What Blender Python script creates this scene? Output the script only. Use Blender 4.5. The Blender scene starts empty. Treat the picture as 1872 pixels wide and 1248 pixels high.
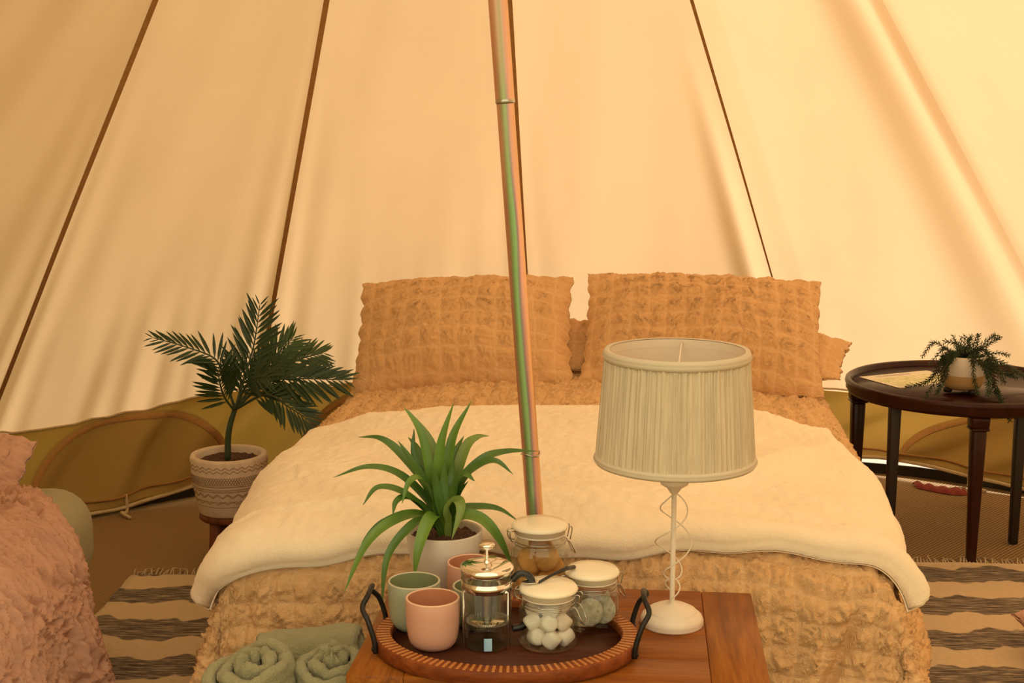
import bpy, bmesh, math, random
import numpy as np
from mathutils import Vector, Matrix, noise as mnoise

# ------------------------------------------------------------------ camera, world, sun, exposure
SC = bpy.context.scene
COL = SC.collection
F_PX, PITCH, CAM_H = 2500.0, math.radians(9.5), 1.40
cam_d = bpy.data.cameras.new('camera')
cam_d.sensor_width = 36.0
cam_d.lens = F_PX / 1872 * 36.0
cam_d.clip_start = 0.05
cam = bpy.data.objects.new('camera', cam_d)
COL.objects.link(cam)
cam.location = (0, 0, CAM_H)
cam.rotation_euler = (math.pi / 2 - PITCH, 0, 0)
SC.camera = cam

world = bpy.data.worlds.new('sky')
SC.world = world
world.use_nodes = True
bg = world.node_tree.nodes['Background']
bg.inputs[0].default_value = (1.0, 0.81, 0.50, 1)
bg.inputs[1].default_value = 1.35

sun_d = bpy.data.lights.new('sun', 'SUN')
sun_d.energy = 8.5
sun_d.color = (1.0, 0.94, 0.86)
sun_d.angle = math.radians(3.0)
sun = bpy.data.objects.new('sun', sun_d)
COL.objects.link(sun)
_sd = Vector((-0.84, -0.27, -0.56)).normalized()       # direction the light travels: from the right, behind the tent
sun.rotation_euler = _sd.to_track_quat('-Z', 'Y').to_euler()

SC.view_settings.view_transform = 'Standard'
SC.view_settings.look = 'None'
SC.view_settings.exposure = 0.30
SC.view_settings.gamma = 1.0
SC.view_settings.use_curve_mapping = False
SC.cycles.transparent_max_bounces = 40

PI = math.pi
random.seed(7)
rng = np.random.default_rng(11)

# ------------------------------------------------------------------ helpers
def at(x, y, Y=None, z=None):
    """world point on the sight line through photo pixel (x, y), at distance Y or height z"""
    a, b = (x - 936) / F_PX, (y - 624) / F_PX
    r = Vector((a, math.cos(PITCH) - b * math.sin(PITCH), -math.sin(PITCH) - b * math.cos(PITCH)))
    t = Y / r.y if Y is not None else (z - CAM_H) / r.z
    return Vector((0, 0, CAM_H)) + t * r

def mesh(name, verts, faces, smooth=True):
    me = bpy.data.meshes.new(name)
    if isinstance(verts, np.ndarray):
        verts = verts.reshape(-1, 3)
    me.from_pydata(verts.tolist() if isinstance(verts, np.ndarray) else [tuple(v) for v in verts], [],
                   faces.tolist() if isinstance(faces, np.ndarray) else faces)
    me.update()
    if smooth:
        me.polygons.foreach_set('use_smooth', [True] * len(me.polygons))
    return me

def link(name, me, m=None, parent=None, loc=None, rot=None, scale=None):
    o = bpy.data.objects.new(name, me)
    COL.objects.link(o)
    if m is not None and me is not None and len(me.materials) == 0:
        me.materials.append(m)
    if parent is not None:
        o.parent = parent
    if loc is not None:
        o.location = loc
    if rot is not None:
        o.rotation_euler = rot
    if scale is not None:
        o.scale = scale
    return o

def build(name, vf, m, parent=None, smooth=True, loc=None, rot=None):
    return link(name, mesh(name, vf[0], vf[1], smooth), m, parent, loc, rot)

def tag(o, label=None, cat=None, group=None, kind=None):
    if label: o['label'] = label
    if cat: o['category'] = cat
    if group: o['group'] = group
    if kind: o['kind'] = kind
    return o

def thing(name, label, cat, loc=(0, 0, 0), rotz=0.0, group=None, kind=None):
    o = bpy.data.objects.new(name, None)
    o.empty_display_size = 0.05
    COL.objects.link(o)
    o.location = loc
    o.rotation_euler = (0, 0, rotz)
    return tag(o, label, cat, group, kind)

def copy_tree(src, parent=None):
    c = src.copy(); COL.objects.link(c); c.parent = parent
    for ch in src.children:
        copy_tree(ch, c)
    return c

def join(*vfs):
    V, Fc, k = [], [], 0
    for v, f in vfs:
        v = [tuple(p) for p in (v.reshape(-1, 3).tolist() if isinstance(v, np.ndarray) else v)]
        V += v
        Fc += [tuple(int(i) + k for i in q) for q in f]
        k += len(v)
    return V, Fc

def xf(vf, M):
    return [tuple(M @ Vector(p)) for p in vf[0]], vf[1]

def grid_faces(nu, nv, wrap_u=False):
    """index (i*nv + j)"""
    i = np.arange(nu if wrap_u else nu - 1)[:, None]
    j = np.arange(nv - 1)[None, :]
    i2 = (i + 1) % nu
    return np.stack([(i * nv + j), (i2 * nv + j), (i2 * nv + j + 1), (i * nv + j + 1)], -1).reshape(-1, 4)

def lathe(prof, n=32, cap0=False, cap1=False):
    V = []
    m = len(prof)
    for i in range(n):
        a = 2 * PI * i / n
        for r, z in prof:
            V.append((r * math.cos(a), r * math.sin(a), z))
    Fc = grid_faces(n, m, True).tolist()
    if cap0: Fc.append([i * m for i in range(n)][::-1])
    if cap1: Fc.append([i * m + m - 1 for i in range(n)])
    return V, Fc

def tube(pts, rad, n=8, closed=False, caps=True):
    pts = [Vector(p) for p in pts]
    N = len(pts)
    if not hasattr(rad, '__len__'): rad = [rad] * N
    tan = []
    for i in range(N):
        a = pts[i - 1] if (i > 0 or closed) else pts[i]
        b = pts[(i + 1) % N] if (i < N - 1 or closed) else pts[i]
        t = (b - a)
        tan.append(t.normalized() if t.length > 1e-9 else Vector((0, 0, 1)))
    ref = Vector((0, 0, 1)) if abs(tan[0].z) < 0.9 else Vector((1, 0, 0))
    nrm = (ref - tan[0] * ref.dot(tan[0])).normalized()
    V = []
    for i in range(N):
        nrm = (nrm - tan[i] * nrm.dot(tan[i]))
        if nrm.length < 1e-6: nrm = tan[i].orthogonal()
        nrm.normalize()
        bn = tan[i].cross(nrm)
        for k in range(n):
            a = 2 * PI * k / n
            V.append(tuple(pts[i] + (nrm * math.cos(a) + bn * math.sin(a)) * rad[i]))
    Fc = []
    for i in range(N if closed else N - 1):
        j = (i + 1) % N
        for k in range(n):
            l = (k + 1) % n
            Fc.append((i * n + k, i * n + l, j * n + l, j * n + k))
    if caps and not closed:
        Fc.append(tuple(range(n))[::-1])
        Fc.append(tuple((N - 1) * n + k for k in range(n)))
    return V, Fc

def spline(pts, n=8):
    """Catmull-Rom through the points"""
    P = [Vector(p) for p in pts]
    P = [P[0] * 2 - P[1]] + P + [P[-1] * 2 - P[-2]]
    out = []
    for i in range(1, len(P) - 2):
        for k in range(n):
            t = k / n
            a, b, c, d = P[i - 1], P[i], P[i + 1], P[i + 2]
            out.append(0.5 * ((2 * b) + (c - a) * t + (2 * a - 5 * b + 4 * c - d) * t * t + (3 * b - a - 3 * c + d) * t ** 3))
    out.append(P[-2])
    return out

def rbox(sx, sy, sz, bev=0.004, seg=2, taper=1.0):
    bm = bmesh.new()
    bmesh.ops.create_cube(bm, size=1)
    for v in bm.verts:
        k = taper if v.co.z < 0 else 1.0
        v.co = Vector((v.co.x * sx * k, v.co.y * sy * k, v.co.z * sz))
    if bev > 0:
        bmesh.ops.bevel(bm, geom=bm.edges[:], offset=bev, segments=seg, profile=0.5, affect='EDGES')
    V = [tuple(v.co) for v in bm.verts]
    Fc = [tuple(l.vert.index for l in f.loops) for f in bm.faces] if not bm.verts.index_update() else []
    bm.free()
    return V, Fc

def T(x, y, z): return Matrix.Translation((x, y, z))
def R(a, ax): return Matrix.Rotation(a, 4, ax)

def _hash(ix, iy, seed):
    h = (ix * 374761393 + iy * 668265263 + seed * 982451653) & 0xffffffff
    h = ((h ^ (h >> 13)) * 1274126177) & 0xffffffff
    return ((h ^ (h >> 16)) & 0xffff) / 65535.0

def gnoise(x, y, seed=0):
    x = np.asarray(x, float); y = np.asarray(y, float)
    x0 = np.floor(x).astype(np.int64); y0 = np.floor(y).astype(np.int64)
    fx, fy = x - x0, y - y0
    u = fx * fx * fx * (fx * (fx * 6 - 15) + 10); v = fy * fy * fy * (fy * (fy * 6 - 15) + 10)
    def g(ix, iy, dx, dy):
        a = _hash(ix, iy, seed) * 2 * PI
        return np.cos(a) * dx + np.sin(a) * dy
    a = g(x0, y0, fx, fy); b = g(x0 + 1, y0, fx - 1, fy)
    c = g(x0, y0 + 1, fx, fy - 1); d = g(x0 + 1, y0 + 1, fx - 1, fy - 1)
    return ((a * (1 - u) + b * u) * (1 - v) + (c * (1 - u) + d * u) * v) * 1.5

def sstep(a, b, x):
    t = np.clip((np.asarray(x, float) - a) / (b - a), 0, 1)
    return t * t * (3 - 2 * t)

def crinkle(s, t, cell=0.055, amp=1.0, seed=3, stretch=1.0):
    """seersucker: puffed squares between flat stitched lines, each full of small creases"""
    ws = s + 0.011 * gnoise(s * 8, t * 8, seed) + 0.004 * gnoise(s * 26, t * 26, seed + 11); wt = t + 0.011 * gnoise(s * 8, t * 8, seed + 1) + 0.004 * gnoise(s * 26, t * 26, seed + 12)
    a = np.abs(np.sin(PI * ws / cell)); b = np.abs(np.sin(PI * wt / cell))
    puff = (a * b) ** 0.55
    wx = ws * 50 + 1.8 * gnoise(ws * 22, wt * 22, seed + 2)
    wy = wt * 50 * stretch + 1.8 * gnoise(ws * 22 + 7, wt * 22, seed + 3)
    r1 = 1 - np.abs(gnoise(wx, wy, seed + 4)) * 2.2
    r2 = 1 - np.abs(gnoise(wx * 1.9 + 31, wy * 1.9, seed + 5)) * 2.2
    cr = 0.65 * r1 + 0.35 * r2
    return amp * (0.0042 * puff + 0.0125 * cr * (0.15 + 0.85 * puff) + 0.004 * gnoise(s * 5, t * 5, seed + 6)), np.stack([ws / cell, wt / cell], -1)

def set_uv(me, uv):
    """weave coordinates of the seersucker, one per vertex"""
    vi = np.empty(len(me.loops), dtype=np.int32); me.loops.foreach_get('vertex_index', vi)
    ly = me.uv_layers.new(name='weave'); ly.data.foreach_set('uv', uv.reshape(-1, 2)[vi].astype(np.float32).ravel())

def normals(P):
    """P (nu, nv, 3) -> unit normals"""
    du = np.gradient(P, axis=0); dv = np.gradient(P, axis=1)
    n = np.cross(du, dv)
    return n / (np.linalg.norm(n, axis=-1, keepdims=True) + 1e-12)

# ------------------------------------------------------------------ materials (all procedural)
class NT:
    def __init__(s, name):
        s.m = bpy.data.materials.new(name); s.m.use_nodes = True
        s.t = s.m.node_tree; s.n = s.t.nodes; s.l = s.t.links
        s.n.clear()
        s.out = s.n.new('ShaderNodeOutputMaterial')
    def new(s, ty, **kw):
        nd = s.n.new(ty)
        for k, v in kw.items():
            if hasattr(nd, k): setattr(nd, k, v)
        return nd
    def put(s, nd, i, v):
        sk = nd.inputs[i]
        if hasattr(v, 'is_output') or isinstance(v, bpy.types.NodeSocket): s.l.new(v, sk)
        else: sk.default_value = (v + (1,)) if isinstance(v, tuple) and len(v) == 3 and sk.type == 'RGBA' else v
    def coord(s, scale=(1, 1, 1), kind='Object', rot=(0, 0, 0)):
        tc = s.new('ShaderNodeTexCoord'); mp = s.new('ShaderNodeMapping')
        mp.inputs['Scale'].default_value = scale; mp.inputs['Rotation'].default_value = rot
        s.l.new(tc.outputs[kind], mp.inputs[0]); return mp.outputs[0]
    def noise(s, vec, scale, detail=3, rough=0.55, dist=0.0):
        nd = s.new('ShaderNodeTexNoise')
        s.put(nd, 'Vector', vec); s.put(nd, 'Scale', scale); s.put(nd, 'Detail', detail)
        s.put(nd, 'Roughness', rough); s.put(nd, 'Distortion', dist)
        return nd.outputs['Fac']
    def wave(s, vec, scale, dist=2.0, dscale=1.0, axis='X', detail=2, prof='SIN'):
        nd = s.new('ShaderNodeTexWave', bands_direction=axis, wave_profile=prof)
        s.put(nd, 'Vector', vec); s.put(nd, 'Scale', scale); s.put(nd, 'Distortion', dist)
        s.put(nd, 'Detail', detail); s.put(nd, 'Detail Scale', dscale)
        return nd.outputs['Fac']
    def ramp(s, fac, stops, interp='LINEAR'):
        nd = s.new('ShaderNodeValToRGB'); nd.color_ramp.interpolation = interp
        e = nd.color_ramp.elements
        while len(e) < len(stops): e.new(0.5)
        for k, (p, c) in enumerate(stops):
            e[k].position = p; e[k].color = c + (1,) if len(c) == 3 else c
        s.put(nd, 0, fac); return nd.outputs[0]
    def math(s, op, a, b=0.0):
        nd = s.new('ShaderNodeMath', operation=op); s.put(nd, 0, a); s.put(nd, 1, b); return nd.outputs[0]
    def bump(s, h, strength=0.3, dist=0.01, normal=None):
        nd = s.new('ShaderNodeBump'); s.put(nd, 'Height', h); s.put(nd, 'Strength', strength); s.put(nd, 'Distance', dist)
        if normal is not None: s.put(nd, 'Normal', normal)
        return nd.outputs[0]
    def pbr(s, color, rough=0.5, metal=0.0, normal=None, **kw):
        nd = s.new('ShaderNodeBsdfPrincipled')
        s.put(nd, 'Base Color', color); s.put(nd, 'Roughness', rough); s.put(nd, 'Metallic', metal)
        if normal is not None: s.put(nd, 'Normal', normal)
        for k, v in kw.items(): s.put(nd, k, v)
        s.l.new(nd.outputs[0], s.out.inputs[0]); return nd

def simple(name, c1, c2=None, rough=0.5, scale=20, metal=0.0, bump=0.0, bscale=60, bdist=0.004, stretch=(1, 1, 1), **kw):
    t = NT(name); v = t.coord(stretch)
    c2 = c2 or tuple(x * 0.85 for x in c1)
    col = t.ramp(t.noise(v, scale), [(0.3, c1), (0.7, c2)])
    n = t.bump(t.noise(v, bscale, 4), bump, bdist) if bump else None
    t.pbr(col, rough, metal, n, **kw); return t.m

def canvas(name, tcol, dcol, mix, weave=0.25):
    t = NT(name); v = t.coord((1, 1, 1))
    mot = t.noise(v, 3.0, 4)
    fine = t.noise(t.coord((90, 90, 340)), 1.0, 3)
    f = t.math('ADD', t.math('MULTIPLY', mot, 0.6), t.math('MULTIPLY', fine, 0.4))
    tc = t.ramp(f, [(0.3, tuple(x * 0.93 for x in tcol)), (0.7, tcol)])
    dc = t.ramp(f, [(0.3, tuple(x * 0.94 for x in dcol)), (0.7, dcol)])
    nb = t.bump(fine, weave, 0.002)
    tr = t.new('ShaderNodeBsdfTranslucent'); t.put(tr, 0, tc)
    di = t.new('ShaderNodeBsdfDiffuse'); t.put(di, 0, dc); t.put(di, 'Normal', nb)
    mx = t.new('ShaderNodeMixShader'); t.put(mx, 0, mix)
    t.l.new(tr.outputs[0], mx.inputs[1]); t.l.new(di.outputs[0], mx.inputs[2])
    t.l.new(mx.outputs[0], t.out.inputs[0]); return t.m

def cloth(name, c1, c2, fine=350, bump=0.35, sheen=0.0, rough=0.95, mid=40, crease=0.0, stitched=None):
    t = NT(name); v = t.coord()
    col = t.ramp(t.noise(v, 7, 4), [(0.3, c1), (0.7, c2)])
    if stitched:                                            # light caught by the flat stitched rows, painted in as paler lines
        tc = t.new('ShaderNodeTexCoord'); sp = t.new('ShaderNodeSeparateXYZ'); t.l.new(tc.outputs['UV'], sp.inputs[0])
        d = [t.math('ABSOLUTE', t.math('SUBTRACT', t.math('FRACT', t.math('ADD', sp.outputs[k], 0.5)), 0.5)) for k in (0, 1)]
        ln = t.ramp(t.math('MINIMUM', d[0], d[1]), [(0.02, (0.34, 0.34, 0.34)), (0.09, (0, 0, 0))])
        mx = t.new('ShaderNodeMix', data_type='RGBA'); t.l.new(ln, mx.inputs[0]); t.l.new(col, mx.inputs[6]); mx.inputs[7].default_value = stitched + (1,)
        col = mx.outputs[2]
    h = t.math('ADD', t.noise(v, fine, 2), t.math('MULTIPLY', t.noise(v, mid, 3), 1.5))
    kw = {'Sheen Weight': sheen} if sheen else {}
    nb = t.bump(h, bump, 0.003)
    if crease:
        r = t.math('ABSOLUTE', t.math('SUBTRACT', t.noise(v, 55, 3, 0.6, 1.2), 0.5))
        nb = t.bump(r, crease, 0.03, nb)
    t.pbr(col, rough, 0, nb, **kw); return t.m

def wood(name, c1, c2, c3, grain=(3, 40, 40), scale=1.0, rough=0.4, bump=0.15, coat=0.0, spec=0.18):
    t = NT(name); v = t.coord(grain)
    a = t.noise(v, 1.2 * scale, 6, 0.65, 0.6)
    b = t.noise(v, 5 * scale, 4, 0.6)
    f = t.math('ADD', t.math('MULTIPLY', a, 0.65), t.math('MULTIPLY', b, 0.35))
    col = t.ramp(f, [(0.32, c3), (0.5, c2), (0.66, c1)])
    t.pbr(col, rough, 0, t.bump(f, bump, 0.003), **({'Coat Weight': coat} if coat else {}), **{'Specular IOR Level': spec}); return t.m

def thin_glass(name, tint=(0.93, 0.95, 0.93), rough=0.02, ior=1.45):
    t = NT(name)
    lw = t.new('ShaderNodeLayerWeight'); t.put(lw, 0, 0.5)
    fac = t.math('ADD', t.math('MULTIPLY', t.math('POWER', lw.outputs['Facing'], 4.0), 0.7), 0.035)
    a = t.new('ShaderNodeBsdfTransparent'); t.put(a, 0, tint)
    g = t.new('ShaderNodeBsdfGlossy'); t.put(g, 0, (1, 1, 1)); t.put(g, 'Roughness', rough)
    mx = t.new('ShaderNodeMixShader'); t.l.new(fac, mx.inputs[0])
    t.l.new(a.outputs[0], mx.inputs[1]); t.l.new(g.outputs[0], mx.inputs[2])
    t.l.new(mx.outputs[0], t.out.inputs[0]); return t.m

M = {}
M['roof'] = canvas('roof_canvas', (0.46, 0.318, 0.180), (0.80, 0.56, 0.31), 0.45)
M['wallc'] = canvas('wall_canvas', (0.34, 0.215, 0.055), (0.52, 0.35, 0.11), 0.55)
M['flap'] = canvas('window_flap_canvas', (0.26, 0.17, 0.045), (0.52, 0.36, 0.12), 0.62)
M['tape'] = simple('seam_tape', (0.38, 0.20, 0.058), (0.31, 0.155, 0.042), 0.85, 60, bump=0.3, bscale=300)
M['hem'] = simple('hem_rope', (0.62, 0.50, 0.30), (0.50, 0.38, 0.22), 0.9, 60, bump=0.4, bscale=250)
M['lip'] = simple('groundsheet_black', (0.022, 0.015, 0.009), (0.03, 0.02, 0.012), 0.95, 30)
M['grass'] = simple('grass_ground', (0.10, 0.16, 0.04), (0.16, 0.20, 0.06), 0.9, 3, bump=0.5, bscale=60, bdist=0.02)
M['mud'] = simple('pale_mud_flap', (0.85, 0.80, 0.70), (0.75, 0.70, 0.60), 0.8, 10)
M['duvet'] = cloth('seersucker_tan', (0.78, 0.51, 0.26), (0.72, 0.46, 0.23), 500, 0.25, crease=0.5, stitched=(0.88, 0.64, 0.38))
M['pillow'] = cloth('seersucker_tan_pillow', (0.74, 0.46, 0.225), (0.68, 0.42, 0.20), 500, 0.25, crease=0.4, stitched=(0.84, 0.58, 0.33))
M['plush'] = cloth('cream_plush', (0.95, 0.85, 0.67), (0.92, 0.81, 0.63), 420, 0.5, 0.25, mid=70)
M['pink'] = cloth('crinkled_pink', (0.60, 0.36, 0.27), (0.53, 0.31, 0.225), 400, 0.25, crease=0.3)
M['sage'] = cloth('sage_sheet', (0.36, 0.345, 0.225), (0.33, 0.315, 0.20), 500, 0.2)
M['towel'] = cloth('sage_terry', (0.33, 0.32, 0.185), (0.27, 0.265, 0.145), 520, 0.9, 0.2, mid=160)
M['mattress'] = cloth('white_ticking', (0.75, 0.70, 0.62), (0.70, 0.65, 0.56))
M['oak_x'] = wood('table_oak_long', (0.32, 0.108, 0.014), (0.235, 0.070, 0.009), (0.14, 0.038, 0.006), (2.5, 34, 34), rough=0.42)
M['oak_y'] = wood('table_oak_cross', (0.36, 0.130, 0.018), (0.26, 0.083, 0.011), (0.14, 0.04, 0.006), (34, 2.5, 34), rough=0.42)
M['oak_z'] = wood('table_oak_leg', (0.40, 0.165, 0.045), (0.29, 0.105, 0.026), (0.19, 0.06, 0.014), (34, 34, 2.5), rough=0.4)
M['tray'] = wood('tray_wood', (0.30, 0.085, 0.02), (0.20, 0.05, 0.013), (0.10, 0.026, 0.008), (3, 26, 26), rough=0.40)
M['tray_in'] = wood('tray_floor_wood', (0.10, 0.026, 0.009), (0.06, 0.016, 0.006), (0.035, 0.01, 0.005), (3, 26, 26), rough=0.45, spec=0.2)
M['slat_l'] = simple('rim_block_light', (0.50, 0.20, 0.055), (0.40, 0.145, 0.035), 0.4, 60)
M['iron'] = simple('black_iron', (0.014, 0.012, 0.011), (0.022, 0.018, 0.016), 0.42, 40, metal=0.4, bump=0.2, bscale=90)
M['rosewood'] = wood('dark_mahogany', (0.050, 0.012, 0.007), (0.030, 0.007, 0.004), (0.016, 0.004, 0.003), (8, 8, 3), rough=0.30, coat=0.12)
M['blackwood'] = simple('blackened_leg', (0.009, 0.004, 0.003), (0.014, 0.006, 0.004), 0.5, 30)
M['standwood'] = wood('stand_wood', (0.20, 0.075, 0.03), (0.15, 0.05, 0.02), (0.09, 0.03, 0.012), (20, 20, 3), rough=0.5)
M['white_paint'] = simple('distressed_white_paint', (0.80, 0.72, 0.60), (0.72, 0.62, 0.50), 0.45, 14, bump=0.1, bscale=120)
M['ceramic_g'] = simple('sage_glaze', (0.34, 0.37, 0.27), (0.30, 0.335, 0.24), 0.42, 6)
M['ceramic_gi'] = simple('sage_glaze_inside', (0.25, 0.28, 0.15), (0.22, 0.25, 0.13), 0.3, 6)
M['ceramic_p'] = simple('pink_glaze', (0.61, 0.34, 0.26), (0.58, 0.315, 0.235), 0.42, 6)
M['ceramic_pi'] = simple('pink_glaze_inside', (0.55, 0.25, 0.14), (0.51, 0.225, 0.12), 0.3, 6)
M['pot_white'] = simple('matt_white_pot', (0.66, 0.60, 0.53), (0.62, 0.56, 0.49), 0.5, 5)
M['lid'] = simple('cream_enamel_lid', (0.88, 0.80, 0.62), (0.86, 0.78, 0.60), 0.22, 5)
M['gasket'] = simple('pale_gasket', (0.72, 0.66, 0.56), (0.68, 0.62, 0.52), 0.5, 30)
M['wire'] = simple('steel_wire', (0.55, 0.52, 0.47), (0.45, 0.42, 0.38), 0.22, 50, metal=1.0)
M['chrome'] = simple('polished_chrome', (0.86, 0.84, 0.80), (0.83, 0.81, 0.77), 0.06, 8, metal=1.0)
M['glass'] = thin_glass('clear_glass')
M['press_glass'] = thin_glass('press_glass', (0.90, 0.90, 0.87))
M['black_plastic'] = simple('black_plastic', (0.012, 0.011, 0.010), (0.018, 0.016, 0.014), 0.3, 20)
M['blue'] = simple('blue_sticker', (0.18, 0.42, 0.72), (0.40, 0.62, 0.80), 0.4, 60)
M['cookie'] = simple('biscuit', (0.72, 0.38, 0.11), (0.58, 0.27, 0.07), 0.85, 30, bump=0.6, bscale=120, bdist=0.003)
M['mallow'] = simple('marshmallow_white', (0.88, 0.80, 0.74), (0.85, 0.76, 0.69), 0.8, 20, bump=0.15, bscale=150)
M['mallow_p'] = simple('marshmallow_blush', (0.86, 0.70, 0.62), (0.82, 0.66, 0.58), 0.8, 20, bump=0.15, bscale=150)
M['tea'] = simple('tea_paper', (0.72, 0.65, 0.54), (0.40, 0.35, 0.28), 0.8, 130, bump=0.3, bscale=200)
M['soil'] = simple('bark_soil', (0.055, 0.022, 0.012), (0.16, 0.075, 0.035), 0.9, 120, bump=1.0, bscale=140, bdist=0.01)
M['leaf'] = simple('spider_leaf', (0.085, 0.19, 0.022), (0.14, 0.26, 0.035), 0.38, 14, stretch=(1, 1, 1))
M['leaf_d'] = simple('spider_leaf_dark', (0.045, 0.12, 0.018), (0.075, 0.16, 0.022), 0.36, 14)
M['leaf_p'] = simple('spider_leaf_pale', (0.19, 0.27, 0.06), (0.14, 0.22, 0.04), 0.42, 14)
M['palm'] = simple('palm_leaf', (0.012, 0.038, 0.012), (0.022, 0.06, 0.016), 0.42, 25)
M['palm_y'] = simple('palm_leaf_fresh', (0.045, 0.10, 0.018), (0.03, 0.075, 0.016), 0.42, 25)
M['trunk'] = simple('palm_stem', (0.022, 0.055, 0.022), (0.035, 0.06, 0.025), 0.5, 25)
M['needle'] = simple('needle_leaf', (0.035, 0.065, 0.03), (0.06, 0.10, 0.045), 0.55, 60)
M['stem_red'] = simple('red_brown_stem', (0.10, 0.035, 0.02), (0.07, 0.05, 0.02), 0.6, 60)
M['lining'] = cloth('lamp_lining', (0.80, 0.71, 0.58), (0.77, 0.68, 0.55), 500, 0.1)
M['ochre'] = simple('sand_glaze', (0.52, 0.34, 0.15), (0.47, 0.30, 0.13), 0.5, 10)
M['red'] = simple('red_webbing', (0.26, 0.03, 0.018), (0.20, 0.025, 0.015), 0.8, 60)

def shade_mat():
    t = NT('pleated_linen'); v = t.coord()
    col = t.ramp(t.noise(t.coord((260, 260, 3)), 1.0, 3), [(0.3, (0.54, 0.455, 0.33)), (0.7, (0.68, 0.585, 0.435))])
    nb = t.bump(t.noise(t.coord((200, 200, 420)), 1, 2), 0.2, 0.002)
    p = t.pbr(col, 0.9, 0, nb)
    return t.m
M['shade'] = shade_mat()
M['trim'] = cloth('shade_trim', (0.64, 0.56, 0.43), (0.60, 0.52, 0.40), 600, 0.2)

def pole_mat():
    """yellow zinc plating: iridescent green, rose and gold bands along the tube, the green stripe partly a painted reflection"""
    t = NT('zinc_plated_pole')
    tc = t.new('ShaderNodeTexCoord'); sp = t.new('ShaderNodeSeparateXYZ'); t.l.new(tc.outputs['Object'], sp.inputs[0])
    ang = t.math('ARCTAN2', sp.outputs[1], sp.outputs[0])
    cb = t.new('ShaderNodeCombineXYZ')
    t.l.new(t.math('MULTIPLY', t.math('SINE', ang), 0.25), cb.inputs[0]); t.l.new(t.math('MULTIPLY', sp.outputs[2], 1.3), cb.inputs[1])
    n = t.noise(cb.outputs[0], 1.5, 2, 0.5, 0.2)
    w = t.math('FRACT', t.math('ADD', t.math('MULTIPLY', ang, 1 / PI), t.math('ADD', 2.0, t.math('MULTIPLY', t.math('SUBTRACT', n, 0.5), 0.55))))
    col = t.ramp(w, [(0.0, (0.55, 0.26, 0.10)), (0.22, (0.50, 0.22, 0.15)), (0.33, (0.20, 0.34, 0.12)), (0.48, (0.30, 0.56, 0.26)),  # dark and green stops also paint in the surroundings mirrored in the tube
                     (0.56, (0.30, 0.20, 0.26)), (0.66, (0.88, 0.50, 0.42)), (0.86, (0.80, 0.46, 0.17)), (1.0, (0.55, 0.26, 0.10))])
    gold = t.ramp(w, [(0.0, (0.62, 0.32, 0.12)), (0.3, (0.74, 0.42, 0.30)), (0.5, (0.46, 0.36, 0.22)), (0.6, (0.80, 0.50, 0.40)), (1.0, (0.66, 0.36, 0.12))])
    up = t.math('ADD', t.math('MULTIPLY', t.math('SUBTRACT', sp.outputs[2], 1.30), 2.2), t.math('MULTIPLY', t.math('SUBTRACT', t.noise(cb.outputs[0], 4.0, 1), 0.4), 1.6))
    f = t.ramp(up, [(0.0, (0.12, 0.12, 0.12)), (0.8, (1, 1, 1))])
    mx = t.new('ShaderNodeMix', data_type='RGBA'); t.l.new(f, mx.inputs[0]); t.l.new(col, mx.inputs[6]); t.l.new(gold, mx.inputs[7])
    t.pbr(mx.outputs[2], 0.26, 0.45); return t.m
M['pole'] = pole_mat()

def matting_mat():
    t = NT('coir_matting')
    v = t.coord((1, 1, 1))
    w = t.wave(t.coord((1, 1, 1), rot=(0, 0, 0.75)), 26, 1.2, 0.6, 'X')
    fine = t.noise(v, 260, 2)
    f = t.math('ADD', t.math('MULTIPLY', w, 0.75), t.math('MULTIPLY', fine, 0.35))
    big = t.noise(v, 1.6, 3)
    c = t.ramp(f, [(0.15, (0.15, 0.085, 0.028)), (0.85, (0.34, 0.215, 0.085))])
    t.pbr(c, 0.9, 0, t.bump(f, 0.6, 0.006)); return t.m
M['matting'] = matting_mat()

def rug_mat():
    """cream cotton with wavy slubbed charcoal stripes across"""
    t = NT('striped_cotton_rug')
    tc = t.new('ShaderNodeTexCoord'); sp = t.new('ShaderNodeSeparateXYZ'); t.l.new(tc.outputs['Object'], sp.inputs[0])
    wob = t.noise(t.coord((6.0, 1.6, 1)), 1.3, 2)
    y = t.math('ADD', sp.outputs[1], t.math('MULTIPLY', t.math('SUBTRACT', wob, 0.5), 0.17))
    ph = t.math('FRACT', t.math('MULTIPLY', y, 1 / 0.26))
    band = t.ramp(ph, [(0.0, (0, 0, 0)), (0.40, (0, 0, 0)), (0.43, (1, 1, 1)), (0.91, (1, 1, 1)), (0.94, (0, 0, 0)), (1.0, (0, 0, 0))])
    slub = t.noise(t.coord((12, 190, 1)), 1.0, 4, 0.7)
    dark = t.ramp(slub, [(0.40, (0.045, 0.035, 0.03)), (0.52, (0.16, 0.12, 0.085)), (0.62, (0.42, 0.34, 0.25))])
    cream = t.ramp(t.noise(t.coord((60, 200, 1)), 1.0, 3), [(0.3, (0.52, 0.40, 0.25)), (0.7, (0.62, 0.48, 0.31))])
    mx = t.new('ShaderNodeMix', data_type='RGBA')
    t.l.new(band, mx.inputs[0]); t.l.new(cream, mx.inputs[6]); t.l.new(dark, mx.inputs[7])
    t.pbr(mx.outputs[2], 0.95, 0, t.bump(t.noise(t.coord((80, 260, 1)), 1, 3), 0.5, 0.004)); return t.m
M['rug'] = rug_mat()
M['fringe'] = simple('cotton_fringe', (0.58, 0.46, 0.30), (0.50, 0.39, 0.25), 0.95, 60)

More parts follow.
